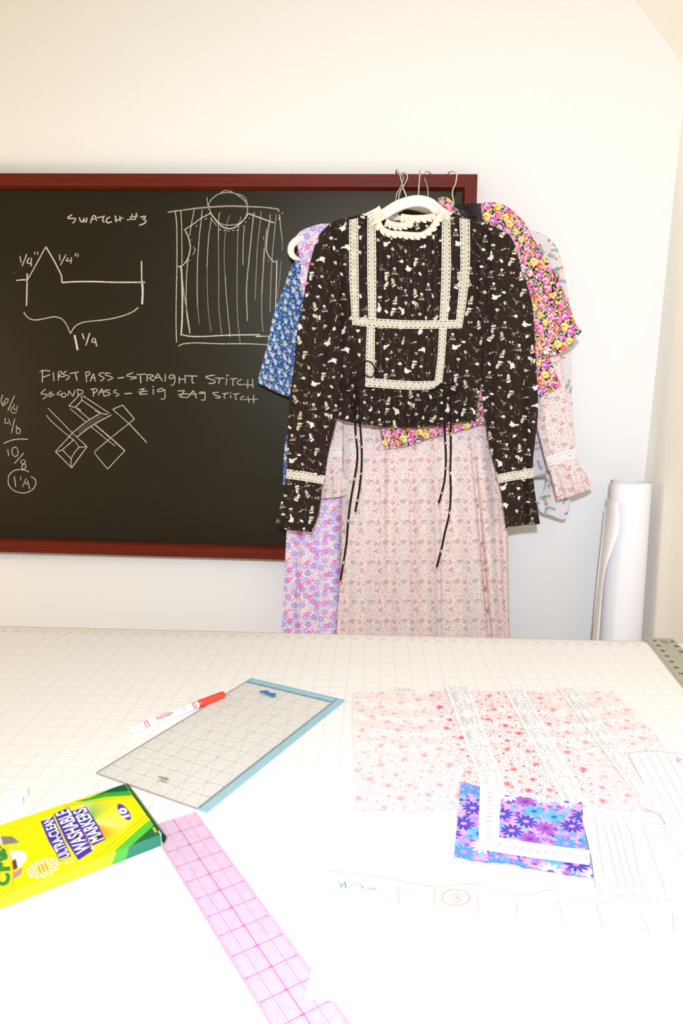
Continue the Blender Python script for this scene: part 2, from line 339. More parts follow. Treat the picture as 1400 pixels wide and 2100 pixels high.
def daisy_print():
    r = random.Random(29); t = Tile(.13, .13, .0005, '#d3a8dc')
    for x, y in scatter(r, .13, .13, 170, .0068):
        a = r.random() * 6; c = r.choice(['#6f4fc4', '#8a63d2', '#a774d8', '#5f49b8', '#c08fe0'])
        for q in (-.5, 0, .5): t.ell(x + .003 * math.cos(a + q), y + .003 * math.sin(a + q), .0032, .0012, a + q, c)
    for x, y in scatter(r, .13, .13, 80, .0105):
        t.flower(x, y, .0045, 5, r.choice(['#6fd0ee', '#8fdcf2', '#7cb6ee', '#b795ea']), ang=r.random() * 6, d=.25); t.fring(x, y, .0042, 5, .0005, '#4a5fc0'); t.dot(x, y, .001, '#5a68c8')
    fam = [('#4a3cb8', '#dca8de'), ('#62bce4', '#5a50c0'), ('#f2e8f4', '#665ad0'), ('#a860c2', '#8040a4'), ('#4a9cdc', '#cc90d4'), ('#463ab4', '#dca8de')]
    for k, (x, y) in enumerate(scatter(r, .13, .13, 32, .0195)):
        c, d = fam[k % 6]; a = r.random()
        for q in range(11): z = a + q * .571; t.ell(x + .0066 * math.cos(z), y + .0066 * math.sin(z), .0056, .0017, z, c)
        for q in range(11): z = a + q * .571 + .28; t.line([(x + .003 * math.cos(z), y + .003 * math.sin(z)), (x + .011 * math.cos(z), y + .011 * math.sin(z))], .0004, d, a=.5)
        t.ell(x, y, .0032, .0025, 0, d)
    return t
CREAM = '#efe6d2'
def diamond_lace():                # zigzag-edged lattice between two woven borders; 9 mm repeat
    t = Tile(.0172, .0090, .0002, '#c9bead', .34); Y_, X_ = np.mgrid[0:t.ny, 0:t.nx]; x = (X_ + .5) * t.px - t.w / 2; y = (Y_ + .5) * t.px
    tri = np.abs(np.mod(y / t.h, 1) * 2 - 1); edge = .0026 + .0036 * tri                      # zigzag boundary of the lattice
    q = t.h / 3; la = np.minimum(np.abs(np.mod(x * 1.25 + y + q / 2, q) - q / 2), np.abs(np.mod(x * 1.25 - y + q / 2, q) - q / 2))
    inl = np.clip((edge - np.abs(x)) / t.px, 0, 1); c = np.clip((.00052 - la) / t.px + .5, 0, 1) * inl
    z = np.clip((.0007 - np.abs(np.abs(x) - edge)) / t.px + .5, 0, 1); bd = np.clip((np.abs(x) - .0071) / t.px + .5, 0, 1)
    c = np.maximum.reduce([c, z, bd])[..., None]; t.I[..., :3] = t.I[..., :3] * (1 - c) + lin('#f1e8d4') * c; t.I[..., 3] = t.I[..., 3] * (1 - c[..., 0]) + .98 * c[..., 0]
    return t
def floral_lace(base='#f4f2ee', net=.45, w_=.036):
    r = random.Random(2); t = Tile(w_, .06, .0004, base, net)
    for x, y in scatter(r, w_ * .5, .06, 26, .0062):
        x += w_ * .25; t.fring(x, y, .0026, 5, .0011, '#ffffff', ang=r.random() * 6, al=.98); t.line([(x, y), (x + r.uniform(-.006, .006), y + .006), (x + r.uniform(-.004, .004), y + .011)], .0009, '#ffffff', al=.95)
    for k in range(16):
        y = .06 / 16 * (k + .5)
        for x in (.0035, w_ - .0035): t.ring(x, y, .0022, .0012, '#ffffff', al=1)
    for x in (0, w_): t.line([(x, -.01), (x, .07)], .0028, base, al=0)
    return t
P_NOV, P_DIT, P_BRI, P_LIL, P_PAI, P_BOT, P_STAR, P_DAI = novelty_print(), ditsy_print(), bright_print(), lilac_print(), paisley_print(), botanical_print(), star_print(), daisy_print()
L_DIA, L_FLO = diamond_lace(), floral_lace()
M_cloth = print_mat('printed_cotton'); M_lace = print_mat('lace_net', alpha=True); M_card = print_mat('printed_card', .35, .5)
M_white = mat('white_velvet_plastic', '#f3eee2', .75, spec=.2); M_steel = mat('hook_steel', '#dcd8cc', .25, 1.0)
M_cream = mat('cream_cotton', CREAM, .9, spec=.1); M_cord = mat('dark_cord', '#211815', .9, spec=.1)
# ------------------------------------------------------------------ the room
YW, YB = 1.66, 1.635                               # back wall, chalkboard face
M_wall = mat('wall_paint', '#f2f0ed', .9, spec=.15, noise=(14, .012, (1, 1, 1)), bump=.05)
M_wall2 = mat('wall_paint_lit', '#fbf7ec', .9, spec=.15, noise=(14, .012, (1, 1, 1)), bump=.05)  # wall paint copy, colour lightened and warmed to make up for weak grazing light
M_floor = mat('floor_boards', '#8a7763', .6, noise=(3, .2, (1, 12, 1)))
c0, c1 = at(1322, 975, YW), at(1396, 260, YW)
sl = (c1 - c0) / (c1[2] - c0[2])
cb = c0 + sl * (0 - c0[2]); e0, e1 = at(1302, 0, YW), at(1398, 130, YW)
ed = (e1 - e0) / (e1[0] - e0[0])
# corner where the sloping ceiling meets the side wall
A = np.array([[sl[0], -ed[0]], [sl[2], -ed[2]]]); bb = np.array([e0[0] - c0[0], e0[2] - c0[2]]); q = np.linalg.solve(A, bb); ck = c0 + sl * q[0]
ez = 2.75; et = e0 + ed * ((ez - e0[2]) / ed[2])
Z = np.array([0, 0, 1.0]); NY = np.array([0, -2.6, 0])
XL = -2.2
def slab(name, P, d, m_, **k):
    n = len(P); P = np.asarray(P, float); V = np.vstack([P, P + np.asarray(d, float)])
    Fc = [list(range(n)), list(range(n, 2 * n))[::-1]] + [[i, i + n, (i + 1) % n + n, (i + 1) % n] for i in range(n)]
    return mesh(name, V, Fc, m_, smooth=False, kind='structure')
slab('wall_back', [(XL, YW, 0), cb, ck, et, (XL, YW, ez)], (0, .1, 0), M_wall)
slab('wall_right', [cb, ck, ck + NY, cb + NY], (.1, 0, 0), M_wall2)
slab('ceiling_slope', [ck, et, et + NY, ck + NY], (.07, 0, .07), M_wall2)
slab('ceiling', [(XL, YW, ez), et, et + NY, (XL, YW - 2.6, ez)], (0, 0, .08), M_wall2)
slab('floor', [(XL, YW, 0), (cb[0] + .1, YW, 0), (cb[0] + .1, YW - 2.6, 0), (XL, YW - 2.6, 0)], (0, 0, -.08), M_floor)
# ------------------------------------------------------------------ chalkboard
YF = 1.618
M_slate = mat('slate_black', '#170f05', .38, spec=.34, noise=(3.5, .15, (1, 1, 1))); M_slate.node_tree.nodes['Principled BSDF'].inputs['Specular Tint'].default_value = (1, .93, .72, 1)
M_frame = mat('mahogany_frame', '#66200e', .42, spec=.18, noise=(6, .55, (1.5, 60, 60)), bump=.15)
M_frame_v = mat('mahogany_frame_upright', '#66200e', .42, spec=.18, noise=(6, .55, (60, 60, 1.5)), bump=.15)
tl, tr = at(-560, 354, YF), at(979, 357.2, YF); bl, br = at(-560, 1116, YF), at(955, 1158.5, YF)
board = thing('chalkboard', 'large black chalkboard in a dark red-brown wooden frame on the back wall', 'chalkboard', (tl[0] * .5 + tr[0] * .5, YB, bl[2]))
fw_ = .029
def rail(name, a, b, inn, m_):                     # mitred length between outer corners a b; inn = inward direction at a and b
    ia, ib = a + inn[0], b + inn[1]; dY = np.array([0, YW - YF, 0]); k = np.array([0, .006, 0])
    V = [a, b, ib, ia, a + dY, b + dY, ib + dY, ia + dY, ia * .86 + a * .14, ib * .86 + b * .14]
    V[2] = V[2] + k * 1.6; V[3] = V[3] + k * 1.6
    mesh(name, V, [[0, 1, 9, 8], [8, 9, 2, 3], [0, 4, 5, 1], [1, 5, 6, 2, 9], [3, 2, 6, 7], [0, 8, 3, 7, 4], [4, 7, 6, 5]], m_, board, smooth=False)
ux = np.array([fw_, 0, 0]); uz = np.array([0, 0, fw_])
rail('frame_rail', tl, tr, (ux - uz, -ux - uz), M_frame); rail('frame_rail', br, bl, (-ux + uz, ux + uz), M_frame)
rail('frame_stile', tr, br, (-ux - uz, -ux + uz), M_frame_v); rail('frame_stile', bl, tl, (ux + uz, ux - uz), M_frame_v)
b_ = MB(); dY = np.array([0, YW - YB - .001, 0]); k1 = np.array([0, YB - YF, 0])
Q = [tl + (ux - uz) * .9 + k1, tr + (-ux - uz) * .9 + k1, br + (-ux + uz) * .9 + k1, bl + (ux + uz) * .9 + k1]
b_.add(Q + [p + dY for p in Q], [[0, 3, 2, 1], [4, 5, 6, 7]] + [[i, (i + 1) % 4, (i + 1) % 4 + 4, i + 4] for i in range(4)])
b_.build('slate_panel', M_slate, board)
def chalk_mat(name, a):
    m_ = mat(name, '#e9e0cf', .95, spec=0); N = m_.node_tree.nodes; L = m_.node_tree.links; p = N['Principled BSDF']
    tc = N.new('ShaderNodeTexCoord'); nz = N.new('ShaderNodeTexNoise'); nz.inputs['Scale'].default_value = 650; nz.inputs['Detail'].default_value = 2
    mr = N.new('ShaderNodeMapRange'); mr.inputs[1].default_value = .35; mr.inputs[2].default_value = .65; mr.inputs[3].default_value = a * .45; mr.inputs[4].default_value = min(1, a * 1.25)
    L.new(tc.outputs['Object'], nz.inputs['Vector']); L.new(nz.outputs[0], mr.inputs[0]); L.new(mr.outputs[0], p.inputs['Alpha'])
    return m_
M_ch = [chalk_mat('chalk_bold', .95), chalk_mat('chalk_line', .72), chalk_mat('chalk_faint', .36), chalk_mat('chalk_smudge', .06)]
FR = np.array([0, -1.0, 0])
def strokes(name, x0, y0, sc, txt):
    """each line: weight width : x,y x,y ...   (weight indexes the chalk, width in photo pixels)"""
    b = MB()
    for ln in txt.strip().splitlines():
        h_, body = ln.split(':'); wi, wd = h_.split(); pts = [tuple(map(float, p.split(','))) for p in body.split()]
        P = np.array([(x0 + x / sc, y0 + y / sc) for x, y in pts])
        if len(P) > 2:
            P = crom(P, max(6, int(plen(P) / 2)))
        else: P = crom(P, max(3, int(plen(P) / 4)))
        b.ribbon(at(P[:, 0], P[:, 1], YB - .0006 - .0001 * int(wi)), float(wd) * .00098, FR, int(wi))
    return b.build(name, M_ch, board)
strokes('chalk_heading', 120, 420, 7, """
0 2.6:195,140 150,170 130,190 160,198 235,195 245,210 225,245 200,265
0 2.8:300,180 315,235 350,240 365,190 375,240 400,240 405,185
0 2.5:460,265 475,200 500,155 530,170 545,230
0 2:470,215 545,190
0 2.2:555,185 610,175 670,160
0 2.6:650,165 635,200 640,240 665,245
0 2.6:740,175 700,195 685,235 710,260 765,240
0 3:815,155 825,250
0 2.4:880,155 885,240
0 2:825,230 880,205 930,185
0 2.4:1060,130 1040,195
0 2.4:1120,115 1105,195
0 2:1020,180 1140,160
0 2.2:980,215 1110,205
0 2.6:1175,180 1225,165 1250,170 1235,195 1210,205 1250,225 1255,245 1215,275 1155,295""")
strokes('chalk_pleat_diagram', 20, 490, 4.667, """
0 2.4:62,398 110,392 170,392
0 2.2:170,392 260,230 345,75
0 3:345,75 430,220 495,350
0 3:495,350 500,420
0 3:500,418 620,410 800,408 1000,415 1295,415
0 3:167,330 165,450 160,640
0 3:1260,210 1262,320 1262,400
0 4.6:1264,400 1272,500 1266,625
0 2.2:98,165 108,228
0 2.2:163,145 118,262
0 2.2:185,180 165,228 205,235
0 2.4:205,180 205,262
0 2:237,122 240,150
0 2:265,122 270,150
0 2.2:475,150 480,205
0 2.2:538,150 485,250
0 2:560,180 540,210 595,205
0 2.2:590,175 585,235
0 2:635,135 625,165
0 2:655,140 650,175
1 2.2:132,698 160,740 200,768 250,775 320,765 400,748 450,748 500,768 540,815 570,880 583,905 600,870 640,825 720,795 850,780 980,762 1100,730 1180,695 1230,655
0 4.6:620,920 650,1065
0 3:693,905 712,960
0 2.8:765,900 728,1020
0 2.4:800,945 785,985 830,990
0 2.6:815,950 832,1030
0 2:40,318 44,320""")
strokes('chalk_bodice_sketch', 340, 380, 5.385, """
1 1.6:455,135 460,200 480,270 520,340 580,405 640,435 720,440 800,425 860,380 895,310 900,230 880,150 830,110 760,90 690,80 590,95 520,140 480,190 475,240 490,290
1 1.6:590,95 640,65 690,60 760,90 860,160 890,210
1 2:20,298 100,285 300,260 500,240 700,232 900,235 1100,245 1240,265 1240,295
1 3:300,258 500,240 700,230 900,235
0 2.2:485,300 520,345 570,410 620,455 690,480 750,470 810,430 870,370 910,310
0 2:490,310 380,370 300,430 200,495
0 2.4:215,500 250,580 270,680 255,770 225,840 180,885 135,900
0 2.4:910,310 1000,345 1195,415
0 2:1145,400 1120,550 1110,700 1130,770 1180,835 1225,850
0 2.4:1225,825 1222,1000 1210,1370
0 3.4:168,900 175,1000 182,1250 178,1500 168,1660
1 1.4:180,1010 200,1200 235,1400 270,1640
0 2.4:165,1645 250,1665 400,1670 700,1655 1040,1650
0 2.4:990,1670 1140,1665
1 2:140,1775 200,1750 350,1740 600,1750 900,1750 1110,1760
1 2:100,275 120,450 122,900 115,1200 112,1500 118,1735
1 1.8:165,280 175,500 178,870
1 1.6:315,260 280,440 262,560
1 1.8:240,830 225,1100 230,1400 265,1640
1 1.7:400,270 395,340 370,560 350,850 345,1150 350,1340
2 1.4:350,1340 370,1540
1 1.5:505,350 470,600 455,900
2 1.4:455,900 460,1200 470,1400 500,1620
1 1.5:600,300 585,350 580,600
2 1.7:580,600 585,1100 585,1350 615,1650
2 1.4:710,325 680,400 650,600 645,850 670,1250
1 1.4:655,1000 670,1250 710,1680
2 1.8:830,345 800,480 790,700 785,1200 795,1500 820,1740
1 1.5:868,440 855,600 850,880
1 1.8:975,300 960,400 920,800 890,1150 900,1500
2 1.8:1050,285 1045,370 1010,700 990,1150 985,1260
1 1.5:1150,315 1150,400
2 2:1110,480 1085,800 1060,1150 1060,1450 1075,1620
1 1.6:1085,700 1070,1000 1060,1200
2 2.2:1220,320 1200,500 1170,850 1155,1200 1150,1400
1 1.6:1260,350 1265,450 1285,600
2 1.4:1285,600 1285,720
2 1.5:1270,840 1255,1050 1230,1250
1 1.6:1255,320 1250,385
1 1.6:1280,315 1295,300
1 1.6:590,490 615,490
1 1.6:640,498 660,500
1 1.6:680,505 700,508
1 1.6:735,500 755,498
1 1.6:780,500 805,490
1 1.6:842,452 848,450
1 1.6:878,412 885,400
1 1.6:915,365 925,362
1 1.4:490,360 520,395 560,445
1 1.4:430,380 455,362
1 1.4:330,455 350,440
1 1.6:278,602 290,606
1 1.4:305,680 320,705 310,750 290,765
1 1.4:245,828 268,825
1 1.4:1125,830 1140,842
1 1.4:1075,570 1075,600""")
strokes('chalk_note', 70, 740, 5.833, """
1 2.1:100,105 97,260
1 2:65,128 120,115 190,122
1 2:97,200 190,165
1 2.2:228,140 238,245
1 2:288,140 290,240
1 2:285,140 320,125 330,150 295,185 365,190
1 2:390,120 350,150 350,165 410,180 420,200 380,230
1 2:425,152 535,132
1 2.3:490,140 515,235
1 2.1:615,135 628,255
1 2:610,145 650,128 668,150 625,190
1 2.1:670,248 708,155 730,248
1 1.8:690,205 735,200
1 2:835,145 800,145 770,165 800,185 840,210 790,243
1 2:915,150 860,145 850,165 930,195 935,210 875,235
1 2.3:998,208 1075,198
1 2:1185,140 1110,170 1115,185 1215,195 1220,205 1150,220
1 2:1220,165 1340,158
1 2.3:1270,160 1275,268
1 2:135,338 85,385 90,398 150,400 155,415 105,460
1 1.8:180,382 215,368
1 1.8:178,398 225,392
1 1.8:185,375 180,430 245,400
1 1.9:320,360 280,385 285,410 330,395
1 1.9:345,385 325,415 345,435 375,425 380,395 350,385
1 1.9:405,420 415,355
1 1.9:415,355 465,425
1 1.9:465,425 490,350
1 1.9:520,340 525,410
1 1.9:510,340 575,355 580,385 525,410
1 2:705,340 710,430
1 1.9:670,340 740,335 755,355 710,390
1 2:765,410 810,330
1 2:810,330 840,430
1 1.8:775,375 870,370
1 1.9:910,350 855,350 850,365 910,390 900,405 850,420
1 1.9:985,345 950,365 955,380 1010,395 1010,410 970,425
1 2.2:1080,393 1172,388
1 2:1255,345 1320,330
1 2:1320,330 1260,400
1 2:1260,400 1355,395
1 1.8:1240,375 1355,360
1 2.2:1350,170 1350,245
1 2:1345,170 1385,165 1430,180 1370,205
1 2:1370,205 1425,240
1 2:1425,240 1480,150
1 2:1480,150 1535,245
1 1.8:1445,205 1510,195
1 2.2:1568,155 1568,248
1 1.9:1685,185 1650,165 1610,195 1630,215 1685,190
1 1.9:1685,190 1680,250 1665,285 1630,293
1 2.1:1735,190 1735,275
1 2.1:1805,165 1805,268
1 1.8:1735,225 1805,215
1 2:1820,180 1952,182
1 2.2:1890,182 1890,255 1915,268
1 2:2160,170 2090,180 2050,190 2080,210 2155,235 2155,265 2085,270
1 1.9:2160,205 2275,210
1 2.1:2220,205 2205,275
1 1.9:2305,205 2295,290
1 1.9:2295,180 2325,172
1 1.9:2345,215 2430,212
1 2:2380,212 2375,285 2390,295
1 1.9:2480,220 2435,245 2430,270 2460,285 2540,283
1 2:2555,225 2552,330
1 2:2610,215 2615,325
1 1.8:2470,283 2625,290
1 1.9:1425,335 1425,405
1 1.9:1415,312 1430,305
1 1.9:1555,345 1520,330 1475,350 1480,370 1550,355 1565,345
1 1.9:1565,345 1565,430 1550,455 1515,458
1 1.9:1715,362 1800,355
1 1.9:1800,355 1740,430
1 1.9:1740,430 1830,440
1 1.7:1720,405 1810,395
1 1.9:1835,440 1905,355
1 1.9:1905,355 1940,450
1 1.7:1810,395 1955,400
1 1.9:2045,375 1980,375 1980,390 2040,385
1 1.9:2042,375 2045,440 2035,470 1995,465
1 1.9:2205,375 2135,385 2155,405 2225,430 2210,445 2165,440
1 1.8:2245,395 2325,385
1 1.9:2285,392 2270,435 2290,450
1 1.8:2350,405 2350,445
1 1.8:2340,385 2355,380
1 1.8:2380,400 2460,390
1 1.9:2415,395 2405,450 2425,468
1 1.9:2510,420 2470,445 2475,465 2540,460
1 1.9:2555,425 2570,500
1 1.9:2625,405 2625,510
1 1.7:2475,465 2675,458""")
strokes('chalk_lattice_sketch', 80, 800, 5.833, """
1 1.7:108,218 250,360 400,515 575,675
1 1.7:575,675 480,685
1 1.7:90,300 150,375 360,555 420,600 480,685
1 2.1:575,675 390,930
1 2:390,930 195,735
1 1.8:195,735 360,560
1 1.8:360,560 400,510
1 2:400,510 560,385 735,275
1 2:455,560 620,435 865,295
1 1.8:195,735 270,718 415,595
1 1.8:285,720 385,825
1 1.8:480,685 430,740 385,825 385,930
1 1.8:480,60 355,190
1 1.9:355,190 435,205
1 1.9:435,205 510,120 500,70
1 1.8:520,65 845,280
1 1.9:510,120 735,270 820,290
1 1.8:735,270 670,250
1 1.8:435,205 610,355
1 1.8:435,205 500,240
1 1.5:370,220 560,380
1 1.9:880,230 1000,180
1 2.1:1000,180 1140,345
1 1.8:1140,345 1075,400 860,570 660,740
1 1.6:880,230 1075,400
1 2.2:1075,400 1290,630
1 1.9:660,750 820,945
1 1.9:820,945 1025,725
1 2.6:670,415 860,575 1025,725
1 1.6:620,435 820,600 910,668
3 11:470,510 590,420 760,310""")
strokes('chalk_sum', 0, 800, 9.545, """
1 1.8:55,90 25,180 30,250 65,320
1 1.7:60,280 110,180 155,170 150,230 65,300
1 1.9:285,110 150,405
1 1.5:280,270 260,350 300,385 340,340 335,300
1 1.5:230,330 215,400 250,450 310,440 340,390
1 1.7:105,545 100,645 170,640
1 1.7:170,560 205,690
1 1.7:290,550 222,845
1 1.7:330,690 315,740 370,750 365,730 330,760 320,830 350,855 390,830 400,780 365,755
1 2:70,1045 200,990 320,962 430,958 545,965
1 1.8:148,1155 172,1290
1 1.8:290,1115 240,1150 240,1240 290,1300 345,1270 350,1180 320,1125 290,1115
1 1.8:465,1230 280,1440
1 1.8:440,1365 408,1400 430,1450 490,1420 490,1380 450,1365
1 1.8:450,1460 425,1510 450,1550 500,1520 505,1470 470,1445
1 1.9:572,1605 500,1570 400,1555 280,1575 190,1650 160,1750 175,1860 260,1960 380,2005 500,2010 620,1960 690,1870 700,1790 680,1740 600,1690
1 2:280,1690 308,1895
1 1.8:403,1690 405,1760
1 1.6:515,1720 437,1900
1 1.7:510,1800 505,1835 560,1830
1 1.8:545,1770 578,1935""")
# ------------------------------------------------------------------ garments
def cloth(name, parent, P, Y, tile, rot=0.0, front=.005, back=.004, fold=None, tuck=None, off=(0, 0), scale=1.0, edge=2.0, m_=None, **k):
    """closed cloth shell: pixel grid P on plane Y, bulging to the camera, print sampled in metres"""
    nv, nu = P.shape[:2]; s = np.linspace(-1, 1, nu)[None, :]; prof = np.sqrt(np.clip(1 - np.abs(s) ** edge, 0, 1)) * np.ones((nv, 1))
    B = at(P[..., 0], P[..., 1], Y); dy = -front * prof
    if fold is not None: dy = dy - fold(P[..., 0], P[..., 1]) * np.clip(prof * 2.5, 0, 1)
    Fp = at(P[..., 0], P[..., 1], Y + dy)
    u, v = B[..., 0] * scale, B[..., 2] * scale
    if tuck is not None: u = tuck(P[..., 0], P[..., 1], u)
    c, n = math.cos(rot), math.sin(rot); col = tile.sample(c * u + n * v + off[0], -n * u + c * v + off[1])
    iv = np.unique(np.append(np.arange(0, nv, 8), nv - 1)); iu = np.unique(np.append(np.arange(0, nu, 8), nu - 1))
    Bp = at(P[..., 0], P[..., 1], Y + back * prof)[np.ix_(iv, iu)]; bc = col[np.ix_(iv, iu)]
    f1 = gfaces(nv, nu); f2 = gfaces(len(iv), len(iu), nv * nu, True)
    return mesh(name, np.vstack([Fp.reshape(-1, 3), Bp.reshape(-1, 3)]), np.vstack([f1, f2]), m_ or M_cloth, parent, col=np.vstack([col.reshape(-1, 4), bc.reshape(-1, 4)]), **k)
def lace_band(name, parent, top, bot, left, right, Yf, tile, along='v', d=.0016, w_=None, step=.7, **k):
    """strip of net lying on a surface: across = tile u, along = tile v"""
    P = coons(top, bot, left, right, step); nv, nu = P.shape[:2]; Y = Yf(P[..., 0], P[..., 1]) - d
    B = at(P[..., 0], P[..., 1], Y)
    s = np.linspace(0, 1, nu)[None, :] * np.ones((nv, 1)); t_ = np.linspace(0, 1, nv)[:, None] * np.ones((1, nu)); tw = tile.w if w_ is None else w_
    if along == 'v': col = tile.sample(s * tw, t_ * plen(left) * .00105)
    else: col = tile.sample(t_ * tw, s * plen(top) * .00105)
    return mesh(name, B.reshape(-1, 3), gfaces(nv, nu), M_lace, parent, col=col.reshape(-1, 4), **k)
def ruffle(name, parent, path, wid, Y, m_=None, waves=30, amp=.004, tile=None, **k):
    """gathered frill following a pixel path; wid (outer side, inner side) in pixels"""
    n = waves * 10; P = crom(path, n); T = np.gradient(P, axis=0); T /= np.linalg.norm(T, axis=1)[:, None]; N_ = np.stack([-T[:, 1], T[:, 0]], 1)
    q = np.linspace(0, waves * 2 * math.pi, n); rows = []
    rr = random.Random(len(path) + waves); jit = np.interp(q, np.linspace(0, q[-1], waves * 2), [rr.uniform(.65, 1.3) for _ in range(waves * 2)])
    for j, f in enumerate(np.linspace(-1, 1, 9)):
        wj = (wid[1] * f if f < 0 else wid[0] * f)
        e = P + N_ * ((wj * (1 + .42 * np.sin(q + .6) * (f > .2) * jit))[:, None]) + T * (3.4 * np.sin(q) * f * jit)[:, None]
        rows.append(at(e[:, 0], e[:, 1], Y - amp * (1.2 + np.sin(q + .5 * f) * abs(f + .15) * jit)))
    V = np.stack(rows); col = None
    if tile is not None: col = tile.sample(V[..., 0], V[..., 2]).reshape(-1, 4)
    return mesh(name, V.reshape(-1, 3), gfaces(9, n, flip=True), m_ or M_cream, parent, col=col, **k)
def hanger(label, pts, rad, Y, hook, ydir=None):
    P = crom(pts, 60); o = thing('clothes_hanger', label, 'hanger', at(*P[30], Y), group='white hangers on the chalkboard frame')
    b = MB(); t = np.linspace(-1, 1, 60); r = rad * .00105 * (1 + .25 * (1 - t ** 2)) * np.clip((1 - np.abs(t) ** 10) * 1.0 + .25, 0, 1)
    b.tube(at(P[:, 0], P[:, 1], Y), r, 14, flat=.42)
    b.build('hanger_arms', M_white, o, smooth=True)
    h = MB(); K = crom(hook, 40); Yk = np.full(40, Y)
    if ydir is None: Yk = Y + (YF + .012 - Y) * np.clip((np.linspace(0, 1, 40) - .55) / .45, 0, 1)
    A_ = at(K[:, 0], K[:, 1], Yk)
    if ydir is not None:                                            # hook seen edge on, bending back over the frame
        top = A_[-1]; arc = [top + np.array([0.001 * q, (YF + .02 - Y) * (1 - math.cos(q)) / 2, .011 * math.sin(q)]) for q in np.linspace(0.15, 3.1, 14)]
        A_ = np.vstack([A_, arc])
    h.tube(A_, .0014, 8); h.build('metal_hook', M_steel, o, smooth=True)
    return o
Y_BOT, Y_PAI, Y_LIL, Y_DIT, Y_BRI, Y_NOV = 1.607, 1.595, 1.580, 1.560, 1.540, 1.522
def soft(px, c, w_): return np.exp(-((px - c) / w_) ** 2)
# --- white shirt with botanical print (hindmost)
g = thing('botanical_shirt', 'white shirt with sparse green, orange and blue botanical print, hindmost at right', 'shirt', at(1010, 980, Y_BOT), 'garments hanging on the chalkboard')
P = coons([(900, 470), (1000, 455), (1092, 474)], [(900, 985), (1094, 978), (1129, 974)], [(900, 470), (900, 985)], [(1092, 474), (1110, 700), (1125, 900), (1129, 974)], 1.3)
cloth('shirt_body', g, P, Y_BOT, P_BOT)
P = coons([(1070, 480), (1090, 473), (1114, 480)], [(1101, 1030), (1108, 1049), (1130, 1057), (1157, 1065), (1166, 1048)], [(1070, 480), (1085, 700), (1113, 900), (1118, 985), (1101, 1030)],
          [(1114, 480), (1137, 500), (1151, 534), (1160, 577), (1169, 640), (1172, 780), (1174, 900), (1172, 1000), (1166, 1048)], .9)
cloth('shirt_sleeve', g, P, Y_BOT - .004, P_BOT, off=(.02, .03), fold=lambda x, y: .004 * soft(x, 1135, 12))
# --- blue paisley top
g = thing('paisley_top', 'blue top with small floral and teardrop print, sleeve showing at far left', 'top', at(720, 995, Y_PAI), 'garments hanging on the chalkboard')
P = coons([(645, 500), (760, 455), (860, 480)], [(580, 995), (700, 1000), (850, 995)], [(645, 500), (625, 700), (600, 850), (584, 910), (580, 995)], [(860, 480), (850, 995)], 1.4)
cloth('top_body', g, P, Y_PAI, P_PAI)
P = coons([(604, 535), (625, 520), (650, 520)], [(527, 784), (558, 800), (592, 814), (640, 830)], [(604, 535), (593, 556), (580, 595), (562, 640), (550, 694), (540, 738), (527, 784)], [(650, 520), (650, 650), (640, 830)], .8)
cloth('top_sleeve', g, P, Y_PAI - .003, P_PAI, rot=.28, front=.004, fold=lambda x, y: .003 * soft(x + (y - 560) * .22, 597, 6) + .002 * soft(x + (y - 560) * .3, 620, 8))
# --- lilac dress
g = thing('lilac_dress', 'sleeveless lilac and hot pink floral dress, strap and skirt showing left of the black blouse', 'dress', at(700, 1500, Y_LIL), 'garments hanging on the chalkboard')
P = coons([(605, 486), (618, 473), (636, 465), (659, 459), (690, 457), (760, 440), (860, 470)], [(570, 1500), (700, 1500), (850, 1500)],
          [(605, 486), (609, 504), (612, 520), (616, 537), (617, 549), (615, 566), (618, 588), (630, 640), (640, 720), (632, 850), (610, 950), (594, 1020), (588, 1080), (582, 1200), (577, 1310), (570, 1500)], [(860, 470), (850, 800), (850, 1500)], 1.0, 1100)
cloth('dress_body', g, P, Y_LIL, P_LIL, front=.006, fold=lambda x, y: np.clip((y - 900) / 200, 0, 1) * (.006 * soft(x, 600, 12) - .006 * soft(x, 615 - (y - 1100) * .03, 4) + .006 * soft(x, 640, 16) + .008 * soft(x, 680, 14) - .01 * soft(x, 703, 8)))
# --- pink and grey ditsy dress
g = thing('ditsy_dress', 'long pale pink dress with tiny burgundy and grey flowers, its skirt below the black blouse', 'dress', at(860, 1500, Y_DIT), 'garments hanging on the chalkboard')
def skirt_fold(x, y):
    k = np.clip((y - 840) / 180, 0.15, 1); f = 0
    for c, s, w_, a in ((722, -.03, 10, .006), (752, -.02, 16, .005), (786, .0, 7, -.006), (806, -.03, 14, .006), (842, .03, 9, -.006), (866, .02, 15, .006), (893, .02, 7, -.005), (925, .06, 16, .007), (968, .09, 5, -.009), (985, .08, 12, .006), (1008, .05, 10, -.006), (1030, .03, 12, .005)):
        f = f + a * soft(x, c + (y - 900) * s, w_)
    return 1.7 * f * k
P = coons([(702, 840), (850, 830), (985, 840)], [(682, 1500), (860, 1510), (1052, 1500)], [(702, 840), (703, 930), (701, 1016), (700, 1138), (697, 1190), (690, 1300), (682, 1500)],
          [(985, 840), (995, 868), (1008, 931), (1023, 989), (1036, 1070), (1041, 1085), (1043, 1200), (1045, 1301), (1052, 1500)], .75, 1000)
cloth('dress_skirt', g, P, Y_DIT + .004, P_DIT, front=.008, fold=skirt_fold, edge=6, rot=.03)
P = coons([(740, 470), (850, 445), (960, 470)], [(702, 860), (985, 860)], [(740, 470), (720, 600), (702, 860)], [(960, 470), (975, 600), (985, 860)], 3)
cloth('dress_bodice', g, P, Y_DIT + .004, P_DIT, front=.004)
P = coons([(640, 600), (690, 600)], [(655, 1022), (690, 1020), (710, 1014), (721, 1005)], [(640, 600), (645, 860), (650, 960), (655, 1022)], [(690, 600), (702, 860), (702, 952), (707, 979), (721, 1005)], .8)
